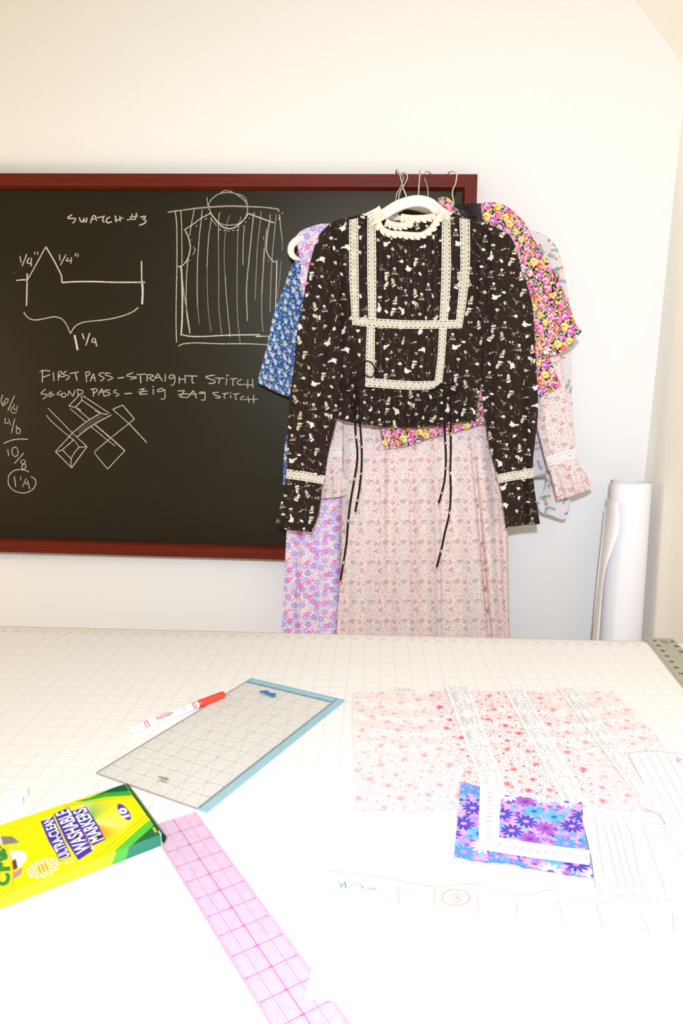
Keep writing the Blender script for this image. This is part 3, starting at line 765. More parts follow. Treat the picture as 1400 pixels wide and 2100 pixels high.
YfS = lambda x, y: np.full(np.shape(x), Y_DIT - .0105)
cloth('dress_sleeve', g, P, Y_DIT - .004, P_DIT, off=(.01, .02), front=.0055, fold=lambda x, y: np.clip((y - 945) / 30, 0, 1) * .003 * np.sin(x * .35))
lace_band('lace_cuff', g, [(655, 917), (701, 917)], [(655, 938), (702, 938)], [(655, 917), (655, 938)], [(701, 917), (702, 938)], YfS, L_FLO, 'h')
P = coons([(1085, 640), (1140, 640)], [(1140, 1026), (1160, 1021), (1183, 1013), (1202, 1006), (1218, 997)], [(1085, 640), (1096, 760), (1099, 820), (1100, 871), (1108, 906), (1121, 957), (1128, 974), (1140, 1026)],
          [(1140, 640), (1150, 743), (1163, 814), (1173, 860), (1180, 914), (1186, 951), (1203, 974), (1218, 997)], .75)
cloth('dress_sleeve', g, P, Y_DIT - .001, P_DIT, rot=-.2, off=(.03, .0), front=.009, fold=lambda x, y: np.clip((y - 950) / 25, 0, 1) * .004 * np.sin((x - y * .3) * .28) + .003 * soft(x - (y - 820) * .17, 1112, 7))
lace_band('lace_cuff', g, [(1117, 937), (1150, 926), (1179, 918)], [(1126, 957), (1155, 948), (1184, 940)], [(1117, 937), (1126, 957)], [(1179, 918), (1184, 940)], lambda x, y: np.full(np.shape(x), Y_DIT - .013), L_FLO, 'h')
# --- bright floral blouse
g = thing('bright_floral_blouse', 'pink, yellow and turquoise floral blouse on black ground, directly behind the black blouse', 'blouse', at(880, 900, Y_BRI), 'garments hanging on the chalkboard')
P = coons([(800, 470), (870, 462), (940, 450), (1010, 462)], [(786, 920), (810, 919), (846, 911), (892, 895), (926, 888), (961, 878), (1001, 866)], [(800, 470), (775, 700), (780, 873), (786, 920)], [(1010, 462), (1012, 700), (1001, 866)], 1.0)
cloth('blouse_body', g, P, Y_BRI, P_BRI, front=.004, fold=lambda x, y: np.clip((y - 840) / 40, 0, 1) * .003 * np.sin(x * .19 + 1))
P = coons([(975, 470), (978, 440), (983, 417)], [(1050, 752), (1100, 738), (1126, 731), (1149, 723), (1177, 697), (1193, 680)], [(975, 470), (1000, 540), (1020, 620), (1040, 690), (1050, 752)],
          [(983, 417), (1011, 415), (1034, 421), (1057, 437), (1080, 463), (1089, 483), (1114, 523), (1140, 563), (1163, 614), (1180, 663), (1193, 680)], .75)
cloth('blouse_sleeve', g, P, Y_BRI - .001, P_BRI, rot=-.45, front=.006, fold=lambda x, y: .004 * soft(x - (y - 480) * .45, 1085, 9) + .004 * soft(x - (y - 480) * .3, 1062, 7))
P = coons([(1050, 725), (1100, 722), (1122, 720)], [(1060, 822), (1103, 815), (1130, 803), (1151, 791)], [(1050, 725), (1060, 822)], [(1122, 720), (1137, 760), (1151, 791)], .9)
cloth('sleeve_tier', g, P, Y_BRI + .003, P_BRI, rot=-.3, off=(.04, .05), front=.004)
P = coons([(1150, 690), (1178, 688)], [(1125, 733), (1172, 711)], [(1150, 690), (1125, 733)], [(1178, 688), (1172, 711)], .9)
cloth('sleeve_lining', g, P, Y_BRI + .002, P_BRI, rot=-.3, off=(.06, .02), front=.002)
t_ = Tile(.05, .05, .0005, '#1a171c', .72); r_ = random.Random(6)
for x, y in scatter(r_, .05, .05, 60, .0048): t_.flower(x, y, .0022, 5, '#121014', ang=r_.random() * 6, al=1); t_.fring(x, y, .0026, 6, .0006, '#5a5558', al=.9)
P = coons([(918, 421), (950, 417), (984, 417)], [(925, 462), (960, 455), (998, 458)], [(918, 421), (925, 462)], [(984, 417), (990, 440), (998, 458)], .9)
cloth('lace_yoke', g, P, Y_BRI - .006, t_, front=.002, m_=M_lace, label='black lace yoke')
for x0_, y0_, x1_, y1_ in ((949, 419, 966, 450), (957, 419, 973, 452)):
    b = MB(); K = crom([(x0_, y0_), ((x0_ + x1_) / 2 - 1, (y0_ + y1_) / 2), (x1_, y1_)], 10); b.ribbon(at(K[:, 0], K[:, 1], Y_BRI - .0095), .0022, FR); b.build('yoke_braid', M_cord, g)
ruffle('neck_frill', g, [(899, 413), (912, 411), (922, 418), (930, 430), (938, 443)], (9, 7), Y_BRI - .009, M_cloth, 8, .003, P_BRI, label='pink floral neck frill')
# --- black blouse (front)
g = thing('black_print_blouse', 'black long-sleeved blouse with cream novelty print, lace squares and ruffled collar, foremost', 'blouse', at(835, 870, Y_NOV), 'garments hanging on the chalkboard')
def tucks(x): return ((x - 772) / 14.2)
def body_fold(x, y):
    k = tucks(x); inside = ((x > 770) & (x < 902)).astype(float); hem = np.clip((y - 798) / 14, 0, 1)
    f = .0050 * np.abs(np.sin(math.pi * k)) ** .35 * inside * (1 - hem)
    f = f + hem * .0035 * np.sin((x - 700) * .42 + .6 * np.sin(y * .05)) * soft(x, 840, 110)
    f = f + .005 * soft(x, 712, 9) - .006 * soft(x, 725 + (y - 700) * .02, 7) * np.clip((y - 640) / 100, 0, 1) + .006 * soft(x, 960, 12) - .005 * soft(x, 940, 7) * np.clip((y - 640) / 100, 0, 1)
    return f - .004 * soft(y, 800, 7)
def body_tuck(x, y, u): return u + .0062 * np.floor(np.clip(tucks(x), -1, 10)) * (y < 800) + .004 * np.floor((x - 700) / 15) * (y >= 800)
btop = [(674, 460), (690, 452), (720, 444), (757, 438), (768, 460), (785, 474), (815, 483), (850, 487), (885, 480), (905, 463), (922, 437), (955, 446), (990, 456), (1004, 462)]
bbot = [(690, 858), (704, 862), (740, 870), (800, 876), (850, 877), (890, 873), (940, 866), (975, 863)]
bl_ = [(674, 460), (686, 500), (692, 530), (696, 570), (697, 610), (699, 660), (697, 720), (697, 790), (690, 858)]
br_ = [(1004, 462), (990, 510), (983, 560), (982, 630), (990, 710), (987, 780), (980, 820), (975, 863)]
P = coons(btop, bbot, bl_, br_, .7)
cloth('blouse_body', g, P, Y_NOV, P_NOV, front=.012, back=.003, fold=body_fold, tuck=body_tuck)
def Yn(x, y): return Y_NOV - .012 * np.sqrt(np.clip(1 - ((x - 840) / 152) ** 2, 0, 1)) - .0058
P = coons([(757, 436), (800, 450), (850, 452), (900, 446), (922, 435)], [(760, 500), (850, 505), (920, 500)], [(757, 436), (760, 500)], [(922, 435), (920, 500)], .9)
cloth('back_panel', g, P, Y_NOV + .0025, P_NOV, front=.0005, back=.001, off=(.03, .07))
P = coons([(674, 460), (686, 500), (693, 532)], [(588, 964), (620, 969), (666, 977)],
          [(674, 460), (654, 482), (645, 504), (636, 537), (629, 571), (623, 606), (615, 646), (608, 690), (603, 746), (598, 786), (592, 830), (589, 900), (588, 964)],
          [(693, 532), (697, 600), (700, 660), (700, 720), (698, 790), (690, 858), (685, 880), (672, 933), (666, 977)], .7)
sf = lambda x, y: .006 * soft(x + (y - 560) * .12, 655, 9) - .006 * soft(x + (y - 560) * .1, 640, 6) + .007 * soft(x + (y - 700) * .12, 683, 9) - .005 * soft(x + (y - 700) * .09, 668, 6) + .005 * soft(x + (y - 800) * .12, 620, 12) - .006 * soft(x + (y - 850) * .06, 600, 4) * np.clip((y - 780) / 50, 0, 1)
cloth('sleeve', g, P, Y_NOV - .003, P_NOV, rot=.12, off=(.05, .02), front=.012, back=.002, fold=sf)
P = coons([(587, 978), (620, 983), (661, 991)], [(565, 1071), (585, 1085), (612, 1089), (639, 1091)], [(587, 978), (583, 1000), (576, 1031), (565, 1071)], [(661, 991), (653, 1052), (639, 1091)], .7)
cloth('cuff', g, P, Y_NOV - .003, P_NOV, rot=.12, off=(.05, .02), front=.007, back=.002, fold=lambda x, y: -.004 * soft(x, 583, 4))
lace_band('cuff_lace', g, [(588, 962), (625, 967), (667, 976)], [(586, 981), (622, 986), (662, 993)], [(588, 962), (586, 981)], [(667, 976), (662, 993)], lambda x, y: Y_NOV - .003 - .012 * np.sqrt(np.clip(1 - ((x - 626) / 44) ** 2, 0, 1)) - .002, L_DIA, 'h', label='cream lace band')
P = coons([(982, 562), (986, 510), (1000, 459)], [(1018, 973), (1055, 966), (1092, 960)], [(982, 562), (981, 628), (990, 710), (987, 784), (989, 817), (995, 864), (1000, 898), (1009, 938), (1018, 973)],
          [(1000, 459), (1036, 476), (1050, 491), (1060, 519), (1070, 557), (1081, 586), (1091, 623), (1095, 671), (1098, 731), (1102, 800), (1103, 841), (1100, 881), (1094, 930), (1092, 960)], .7)
sf2 = lambda x, y: .006 * soft(x, 1020 + (y - 640) * .05, 10) - .007 * soft(x, 1003 + (y - 640) * .02, 6) + .006 * soft(x, 1065, 11) - .006 * soft(x, 1078, 4) * np.clip((y - 760) / 60, 0, 1) + .005 * soft(x, 1045 + (y - 600) * .06, 9) - .006 * soft(x, 1035 + (y - 480) * .4, 8) * soft(y, 500, 40)
cloth('sleeve', g, P, Y_NOV - .003, P_NOV, rot=-.08, off=(.11, .09), front=.012, back=.002, fold=sf2)
P = coons([(1023, 988), (1058, 982), (1093, 978)], [(1037, 1083), (1073, 1077), (1107, 1075)], [(1023, 988), (1030, 1027), (1037, 1083)], [(1093, 978), (1098, 1019), (1107, 1075)], .7)
cloth('cuff', g, P, Y_NOV - .003, P_NOV, rot=-.08, off=(.15, .1), front=.007, back=.002, fold=lambda x, y: -.005 * soft(x, 1077 + (y - 980) * .05, 3) + .004 * soft(x, 1086, 4))
lace_band('cuff_lace', g, [(1017, 974), (1055, 966), (1092, 960)], [(1023, 991), (1058, 984), (1093, 980)], [(1017, 974), (1023, 991)], [(1092, 960), (1093, 980)], lambda x, y: Y_NOV - .003 - .012 * np.sqrt(np.clip(1 - ((x - 1055) / 44) ** 2, 0, 1)) - .002, L_DIA, 'h', label='cream lace band')
def vlace(L, R): return lace_band('lace_trim', g, [L[0], R[0]], [L[-1], R[-1]], L, R, Yn, L_DIA, 'v', label='cream diamond-pattern lace strip')
vlace([(716, 451), (716, 560), (722, 666)], [(734, 447), (735, 560), (736, 651)])
vlace([(753, 438), (753, 560), (755, 653)], [(770, 438), (771, 560), (771, 654)])
vlace([(906, 440), (905, 560), (901, 657)], [(923, 438), (924, 560), (918, 657)])
vlace([(942, 447), (944, 540), (940, 600), (935, 656)], [(963, 450), (963, 540), (957, 610), (947, 673)])
vlace([(752, 670), (750, 730), (749, 793)], [(768, 671), (768, 730), (767, 776)])
vlace([(900, 674), (897, 730), (891, 782)], [(916, 673), (912, 730), (906, 788)])
lace_band('lace_trim', g, [(736, 651), (840, 657), (936, 656)], [(722, 666), (770, 671), (840, 674), (947, 673)], [(736, 651), (722, 666)], [(936, 656), (947, 673)], Yn, L_DIA, 'h', d=.002, label='cream diamond-pattern lace strip')
lace_band('lace_trim', g, [(767, 776), (840, 782), (892, 781)], [(749, 793), (840, 799), (888, 797), (906, 787)], [(767, 776), (749, 793)], [(892, 781), (906, 787)], Yn, L_DIA, 'h', d=.002, label='cream diamond-pattern lace strip')
ruffle('collar_ruffle', g, [(771, 440), (776, 457), (784, 470), (800, 478), (823, 480), (848, 482), (866, 481), (882, 471), (894, 455), (905, 440)], (7, 6), Y_NOV - .016, None, 15, .0055, label='cream ruffled collar')
ruffle('collar_ruffle', g, [(764, 430), (768, 438), (772, 446), (778, 456)], (13, 16), Y_NOV - .013, None, 4, .005, label='cream ruffled collar')
ruffle('collar_ruffle', g, [(903, 442), (909, 434), (912, 428)], (14, 12), Y_NOV - .013, None, 3, .005, label='cream ruffled collar')
ruffle('back_collar', g, [(790, 455), (810, 462), (830, 462), (846, 456)], (7, 7), Y_NOV - .001, None, 6, .004, label='cream inner collar')
ruffle('back_collar', g, [(822, 444), (836, 446), (850, 447), (872, 446), (890, 443), (900, 440)], (8, 6), Y_NOV + .0005, None, 7, .003, label='cream inner collar')
for K, nm in (([(730, 800), (728, 840), (728, 871), (729, 892), (732, 920), (732, 946), (726, 984), (720, 1018), (714, 1063), (710, 1113), (702, 1164), (698, 1190)], 0),
              ([(734, 800), (737, 840), (738, 871), (741, 913), (741, 956), (737, 999), (732, 1027), (728, 1049)], 0),
              ([(910, 800), (910, 830), (911, 860), (912, 892), (914, 935), (912, 978), (906, 1008), (899, 1032)], 0),
              ([(922, 800), (924, 840), (924, 873), (924, 924), (923, 967), (924, 1010), (921, 1053), (912, 1091), (906, 1121), (895, 1163)], 0)):
    K = crom(K, 60); b = MB(); b.tube(at(K[:, 0], K[:, 1], Y_NOV - .019 - .004 * np.clip(1 - (K[:, 1] - 800) / 60, 0, 1) + .003 * np.clip((K[:, 1] - 870) / 20, 0, 1)), .0021, 8)
    for q in range(14, 58, 13):                                       # print flecks on the narrow cord
        A_ = at(K[q:q + 2, 0], K[q:q + 2, 1], Y_NOV - .0176); b.tube(A_ + np.array([.0004, -.0011, 0]), .0011, 8, 1)
    b.build('tie_cord', [M_cord, M_cream], g, smooth=True)
for K in ([(728, 778), (738, 752), (749, 741), (758, 742), (766, 750), (768, 764), (760, 774), (744, 768), (730, 780)], [(728, 778), (716, 785), (708, 800), (720, 806), (732, 790)],
          [(918, 790), (905, 787), (893, 796), (884, 799)], [(918, 788), (930, 788), (938, 797), (932, 806), (920, 796)]):
    K = crom(K, 40); b = MB(); b.tube(at(K[:, 0], K[:, 1], Y_NOV - .0215), .0013, 8); b.build('tie_bow', M_cord, g, smooth=True)
# --- hangers
hanger('white hanger with edge-on hook holding the black print blouse', [(722, 466), (750, 456), (782, 442), (812, 424), (836, 415), (858, 412), (880, 417), (897, 430), (915, 442), (940, 452), (962, 462)], 8.2, Y_NOV - .0035,
       [(858, 408), (858, 397), (858.6, 384), (860, 366), (860.7, 352)], True)
hanger('white hanger at left whose rounded end shows beside the lilac strap', [(618, 534), (601, 526), (596, 512), (603, 497), (625, 486), (690, 470), (780, 440), (812, 430), (835, 421), (880, 432), (930, 452), (970, 480)], 6.5, Y_LIL,
       [(834, 420), (834, 407), (826, 384), (821, 364), (819, 354), (814, 347), (812, 352), (812, 358)])
hanger('white hanger with hook curling right, hung second from the right', [(880, 468), (940, 440), (990, 455), (1030, 470), (1070, 485)], 4.5, Y_BOT, [(877, 465), (877, 413), (877, 391), (874, 377), (870, 364), (871, 354), (876, 351), (880, 353), (883, 357)])
hanger('white hanger with hook curling left, rightmost on the frame', [(780, 480), (850, 462), (905, 440), (931, 430), (960, 440), (1010, 450), (1040, 465)], 4.5, Y_BRI, [(931, 428), (930, 416), (927, 397), (929, 387), (934, 376), (936, 361), (934, 354), (927, 351), (921, 353), (918, 357)])
hanger('white hanger with thick-based hook, leftmost of the crossing hooks', [(680, 520), (740, 480), (790, 452), (810, 445), (830, 452), (860, 475)], 4.5, Y_PAI, [(810, 445), (811, 423), (813, 399), (821, 384), (827, 366), (823, 357), (814, 354), (811, 357)])
hanger('white hanger with wide hook, right one of the crossing hooks', [(700, 520), (760, 470), (800, 452), (816, 448), (850, 458), (920, 480)], 4.5, Y_DIT, [(815, 448), (816, 420), (819, 396), (828, 381), (835, 366), (833, 356), (827, 354), (824, 358)])
# ------------------------------------------------------------------ paper roll in the corner
M_paper = mat('plotter_paper', '#f2eff0', .7, spec=.2)
T_, B_ = at(1293.5, 988, 1.575), at(1272, 1310, 1.54); Dr = (T_ - B_) / (T_[2] - B_[2]); R0 = B_ - Dr * (B_[2] - .003)
g = thing('paper_roll', 'tall roll of white pattern paper standing in the corner beside the dresses', 'paper roll', R0)
na, nz = 150, 30; th = np.linspace(0.6, 0.6 + 2 * math.pi * 2.6, na); zz = np.linspace(.003, T_[2], nz)
def ring_(z, inner=0.0): 
    rr = (.0445 - .0016 * z) - .0022 * (th - th[0]) / 6.28 - inner; c = R0 + Dr * (z - .003)
    return np.stack([c[0] + rr * np.cos(-th), c[1] + rr * np.sin(-th), np.full(na, z) + .0012 * np.sin(th * 2)], 1)
V = np.concatenate([ring_(z) for z in zz] + [ring_(z, .0004) for z in zz])
mesh('rolled_paper', V, np.vstack([gfaces(nz, na), gfaces(nz, na, nz * na, True)]), M_paper, g)
P = coons([(1245, 1011), (1253, 1024), (1268, 1031)], [(1211, 1340), (1218, 1341), (1226, 1341)], [(1245, 1011), (1232, 1150), (1214, 1309), (1211, 1340)], [(1268, 1031), (1269, 1085), (1256, 1125), (1242, 1165), (1233, 1230), (1227, 1309), (1226, 1341)], 3)
s = np.linspace(0, 1, P.shape[1])[None, :]; ax = (1.575 - (P[..., 1] - 988) / 322 * .035)
V1 = at(P[..., 0], P[..., 1], ax + .012 - .052 * np.sin(s * math.pi / 2)); V2 = at(P[..., 0], P[..., 1], ax + .0127 - .052 * np.sin(s * math.pi / 2))
n1 = P.shape[0] * P.shape[1]
mesh('loose_sheet', np.vstack([V1.reshape(-1, 3), V2.reshape(-1, 3)]), np.vstack([gfaces(*P.shape[:2]), gfaces(*P.shape[:2], n1, True)]), M_paper, g)
P = coons([(1240, 1040), (1270, 1045)], [(1204, 1600), (1222, 1600)], [(1240, 1040), (1214, 1309), (1204, 1600)], [(1270, 1045), (1235, 1309), (1222, 1600)], 6)
V1 = at(P[..., 0], P[..., 1], 1.585 + 0 * P[..., 0]); V1[..., 2] = np.maximum(V1[..., 2], .004); V2 = V1 + np.array([0, .0007, 0]); n1 = P.shape[0] * P.shape[1]
mesh('loose_sheet', np.vstack([V1.reshape(-1, 3), V2.reshape(-1, 3)]), np.vstack([gfaces(*P.shape[:2]), gfaces(*P.shape[:2], n1, True)]), M_paper, g)
# ------------------------------------------------------------------ cutting table and mat
M_lam = mat('table_laminate', '#efe9dc', .45); M_edge = mat('tan_edge_band', '#c9ae84', .5); M_leg = mat('table_leg_paint', '#d8d2c6', .5)
xl, xr, yn, yf = -1.25, .565, .12, 1.288
MAT_T = .0025; zt = ZT - MAT_T
tb = thing('cutting_table', 'large white cutting table filling the foreground', 'table', ((xl + xr) / 2, (yn + yf) / 2, 0))
b = MB(); b.box((xl, yn, zt - .032), (xr - xl, 0, 0), (0, yf - yn, 0), (0, 0, .032)); b.build('tabletop', M_lam, tb)
b = MB()
for o, a, c in (((xl, yf, zt - .032), (xr - xl, 0, 0), (0, .0022, 0)), ((xl, yn - .0022, zt - .032), (xr - xl, 0, 0), (0, .0022, 0)), ((xl - .0022, yn, zt - .032), (.0022, 0, 0), (0, yf - yn, 0)), ((xr, yn, zt - .032), (.0022, 0, 0), (0, yf - yn, 0))): b.box(o, a, c, (0, 0, .032))
b.build('edge_band', M_edge, tb, label='tan edge band')
for x in (xl + .05, xr - .11):
    for y in (yn + .05, yf - .11):
        b = MB(); b.box((x, y, 0), (.06, 0, 0), (0, .06, 0), (0, 0, zt - .032)); b.build('leg', M_leg, tb)
GS = .9902 * IN; g0 = hd(.6309, 47.126); ga = .0059
M_mat = mat('cutting_mat', '#ebe5da', .5, spec=.3); N = M_mat.node_tree.nodes; L = M_mat.node_tree.links; p = N['Principled BSDF']
def mth(op, a, b=None, c=None):
    n = N.new('ShaderNodeMath'); n.operation = op
    for i, q in enumerate((a, b, c)):
        if q is None: continue
        if isinstance(q, (int, float)): n.inputs[i].default_value = q
        else: L.new(q, n.inputs[i])
    return n.outputs[0]
tc = N.new('ShaderNodeTexCoord'); sp = N.new('ShaderNodeSeparateXYZ'); L.new(tc.outputs['Object'], sp.inputs[0])
def gl(o, wd): return mth('GREATER_THAN', mth('ABSOLUTE', mth('SUBTRACT', mth('FRACT', mth('ADD', mth('DIVIDE', o, GS), .5 + 100)), .5)), -1) if False else mth('LESS_THAN', mth('ABSOLUTE', mth('SUBTRACT', mth('FRACT', mth('ADD', mth('DIVIDE', o, GS), 100.5)), .5)), wd / GS / 2)
lines = mth('MAXIMUM', gl(sp.outputs[0], .0016), gl(sp.outputs[1], .0016))
mx = N.new('ShaderNodeMix'); mx.data_type = 'RGBA'; mx.inputs[6].default_value = (*lin('#f3f1ec'), 1); mx.inputs[7].default_value = (*lin('#e7e3dc'), 1)
L.new(lines, mx.inputs[0]); L.new(mx.outputs[2], p.inputs['Base Color'])
cm = bpy.data.objects.new('cutting_mat', None); bpy.data.objects.remove(cm)
def mloc(x, y, z=0):               # room point -> mat-local
    c, s_ = math.cos(-ga), math.sin(-ga); x -= g0[0]; y -= g0[1]; return (c * x - s_ * y, s_ * x + c * y, z)
b = MB(); q = [mloc(xl + .005, yn + .005), mloc(xr - .004, yn + .005), mloc(xr - .004, yf - .012), mloc(xl + .005, yf - .012)]
V = [np.array(v) + [0, 0, -MAT_T] for v in q] + [np.array(v) for v in q]; b.add(V, [[0, 3, 2, 1], [4, 5, 6, 7], [0, 1, 5, 4], [1, 2, 6, 5], [2, 3, 7, 6], [3, 0, 4, 7]])
b2 = MB(); yy = mloc(0, yf - .012)[1]
b2.ribbon(np.linspace((-1.4, yy - .010, .0002), (.6, yy - .004, .0002), 40), .0016, Z)
for k in range(-56, 24):
    b2.ribbon(np.linspace((k * GS + .003, yy - .0165 + k * GS * .006 * 0, .0002), (k * GS + .0125, yy - .0165, .0002), 3), .0055, Z)
M_scale = mat('mat_scale_ink', '#dcd4c9', .6)
me = mesh('cutting_mat', np.concatenate(b.V + b2.V), b.F + [[i + b.n for i in f] for f in b2.F], [M_mat, M_scale], None, smooth=False, mi=[0] * len(b.F) + [1] * len(b2.F), label='pale translucent gridded cutting mat covering the table top', category='cutting mat')
me.location = (g0[0], g0[1], ZT); me.rotation_euler = (0, 0, ga)
# ------------------------------------------------------------------ helpers for things lying on the mat
class Fr:                          # a flat frame: origin o, axes ex ey (room), lifts along z
    def __init__(s, o, ex, ey): s.o, s.ex, s.ey = np.asarray(o, float), np.asarray(ex, float), np.asarray(ey, float)
    def __call__(s, x, y, z=0.0): return s.o + np.multiply.outer(np.asarray(x, float), s.ex) + np.multiply.outer(np.asarray(y, float), s.ey) + np.multiply.outer(np.asarray(z, float) + np.asarray(x, float) * 0, Z)
def text_verts(txt, bold=.02, res=3):
    cu = bpy.data.curves.new('lettering', 'FONT'); cu.body = txt; cu.offset = bold; cu.resolution_u = res; cu.size = 1
    o = bpy.data.objects.new('lettering', cu); C.objects.link(o); dg = bpy.context.evaluated_depsgraph_get()
    me = bpy.data.meshes.new_from_object(o.evaluated_get(dg)); V = np.array([v.co[:] for v in me.vertices]); Fc = [list(p.vertices) for p in me.polygons]
    bpy.data.objects.remove(o); bpy.data.meshes.remove(me)
    lo, hi = V.min(0), V.max(0); V = (V - lo) / np.maximum(hi - lo, 1e-9); return V, Fc
# ------------------------------------------------------------------ clear quilting ruler
an = -.492 + PSI; ex = np.array([math.cos(an), math.sin(an), 0]); ey = np.array([-math.sin(an), math.cos(an), 0])
cr_ = Fr(hd(-11.4084, 31.3105, .0004), ex, ey); th_ = .0026
g = thing('quilting_ruler', 'clear acrylic grid ruler with pale blue border lying on the cutting mat', 'ruler', cr_(0, 0)[:3])
M_acr = glassy('clear_acrylic', '#fdfdfc', '#efebe6', .1, .08); M_blue = glassy('blue_tint', '#eff8fa', '#cbe6ec', .25, .1)
M_aedge = mat('acrylic_cut_edge', '#a3958f', .25); M_bedge = mat('blue_cut_edge', '#86b9d0', .25); M_ink = mat('black_ink', '#8f8984', .7); M_inkf = mat('grey_ink', '#d2ccc6', .7); M_lab = mat('white_ink', '#f4f2ee', .6)
w6, l12, hf = 6 * IN, 12 * IN, .5 * IN; WW, LL = 6.5 * IN, 12.5 * IN
b = MB()
def slabf(b, fr, x0, y0, x1, y1, z0, z1, mi=0, side=None):
    V = [fr(x, y, z) for z in (z0, z1) for x, y in ((x0, y0), (x1, y0), (x1, y1), (x0, y1))]
    b.add(V, [[0, 3, 2, 1], [4, 5, 6, 7]], mi); b.add(V, [[0, 1, 5, 4], [1, 2, 6, 5], [2, 3, 7, 6], [3, 0, 4, 7]], mi if side is None else side)
slabf(b, cr_, 0, 0, w6, l12, 0, th_, 0, 1); b.build('acrylic_sheet', [M_acr, M_aedge], g)
b = MB(); slabf(b, cr_, w6, 0, WW, LL, 0, th_, 0, 1); slabf(b, cr_, 0, l12, w6, LL, 0, th_, 0, 1); b.build('blue_border', [M_blue, M_bedge], g, label='pale blue border strip')
b = MB(); zt_ = -.00012
def rl(b, fr, x0, y0, x1, y1, wd, z, mi): b.ribbon(np.array([fr(x0, y0, z), fr(x1, y1, z)]), wd, Z, mi)
for i in range(1, 6):
    for k in range(48):            # dashed inch lines
        rl(b, cr_, i * IN, (k + .12) * IN / 4, i * IN, (k + .88) * IN / 4, .0006, zt_, 0)
for j in range(1, 12):
    for k in range(24): rl(b, cr_, (k + .12) * IN / 4, j * IN, (k + .88) * IN / 4, j * IN, .0007, zt_, 0)
for i in range(6):
    for j in range(12):
        for k in range(1, 8):
            if k == 4 and False: continue
            x = (i + k / 8) * IN; rl(b, cr_, x, (j + .18) * IN, x, (j + .82) * IN, .00032, zt_, 1)
        for q in (.14, .86): rl(b, cr_, (i + q) * IN - .001, (j + .06) * IN, (i + q) * IN + .001, (j + .06) * IN, .0012, zt_, 2)
for i in range(1, 6): rl(b, cr_, i * IN - .0025, l12 + .0008, i * IN + .0025, l12 + .0008, .002, zt_, 2); rl(b, cr_, i * IN - .002, l12 + .006, i * IN + .002, l12 + .006, .0022, zt_, 0); rl(b, cr_, i * IN, .001, i * IN, .006, .002, zt_, 2)
for j in range(1, 12): rl(b, cr_, w6 - .005, j * IN, w6 - .001, j * IN, .0025, zt_, 2); rl(b, cr_, w6 - .004, j * IN, w6 - .002, j * IN, .0014, zt_ + .0001, 0); rl(b, cr_, .002, j * IN, .006, j * IN, .0028, zt_, 2)
rl(b, cr_, w6, 0, w6, l12, .0006, zt_, 0); rl(b, cr_, 0, l12, w6, l12, .0004, zt_, 0)
b.build('grid_markings', [M_ink, M_inkf, M_lab], g)
def flatpoly(b, pts, dz, mi=0): b.add([tab(x, y, dz) for x, y in pts], [list(range(len(pts)))[::-1]], mi)
z1 = lambda P: [(480 + x / 5.8333, 1380 + y / 5.8333) for x, y in P]; z2 = lambda P: [(190 + x / 5.8333, 1540 + y / 5.8333) for x, y in P]
b = MB(); flatpoly(b, z1([(295, 225), (312, 210), (345, 212), (400, 206), (428, 238), (500, 240), (488, 290), (440, 282), (400, 262), (345, 240)]), .0034); b.build('blue_sticker', mat('blue_tape', '#3d78c4', .6), g, label='torn blue tape')
b = MB()
for P in ([(768, 308), (800, 300), (905, 325), (915, 338), (880, 335)], [(790, 325), (900, 340), (905, 352), (800, 335)], [(810, 355), (870, 362), (875, 374), (820, 368)]): flatpoly(b, z2(P), .0033)
for P in ([(822, 395), (838, 385), (856, 398), (838, 412)],): flatpoly(b, z2(P), .0033, 1)
b.build('maker_mark', [M_ink, M_lab], g)
# ------------------------------------------------------------------ pink see-through ruler
an = .5596 + PSI; ex = np.array([math.cos(an), math.sin(an), 0]); ey = np.array([-math.sin(an), math.cos(an), 0])
pr = Fr(hd(-6.4924, 26.9399, .0002), ex, ey); CW, CI = .4821 * 2 * IN, 1.0272 * IN
g = thing('pink_ruler', 'long thin see-through ruler with pink grid, running from the marker box to the front', 'ruler', pr(0, -.2))
M_pk = glassy('clear_vinyl', '#fdf6fb', '#f9ebf5', .14, .25); M_p1 = mat('magenta_line', '#d06ab2', .7); M_p2 = mat('pink_line', '#d98cc2', .7); M_p3 = mat('lilac_line', '#d09ccc', .7)
y0_, y1_ = -16.6 * CI, .97 * CI
b = MB(); slabf(b, pr, -CW - .0012, y0_, CW + .0012, y1_, 0, .0008); b.build('vinyl_strip', M_pk, g)
b = MB()
for k in range(-7, 8):
    bold = k % 4 == 0; rl(b, pr, k * CW / 8, y0_, k * CW / 8, y1_, (.0009 if k == 0 else (.0006 if bold else .00022)), .00095 + .00005 * bold, 0 if k == 0 else (1 if bold else 2))
for j in range(-132, 8):
    bold = j % 8 == 0; half = j % 4 == 0; rl(b, pr, -CW * .93, j * CI / 8, CW * .93, j * CI / 8, (.0008 if bold else (.00028 if half else .00022)), .00096 + .00005 * bold, 0 if bold else (1 if half else 2))
    if bold: rl(b, pr, -.0025, j * CI / 8, .001, j * CI / 8, .002, .00108, 0); rl(b, pr, CW * .82, j * CI / 8, CW * .93, j * CI / 8, .0014, .00108, 0); rl(b, pr, -CW * .93, j * CI / 8, -CW * .82, j * CI / 8, .0014, .00108, 0)
for s_ in (-1, 1):
    rl(b, pr, s_ * CW, y0_, s_ * CW, y1_, .0005, .00096, 1); rl(b, pr, s_ * CW * .95, y0_, s_ * CW * .95, y1_, .0004, .00096, 1)
b.build('grid_lines', [M_p1, M_p2, M_p3], g)
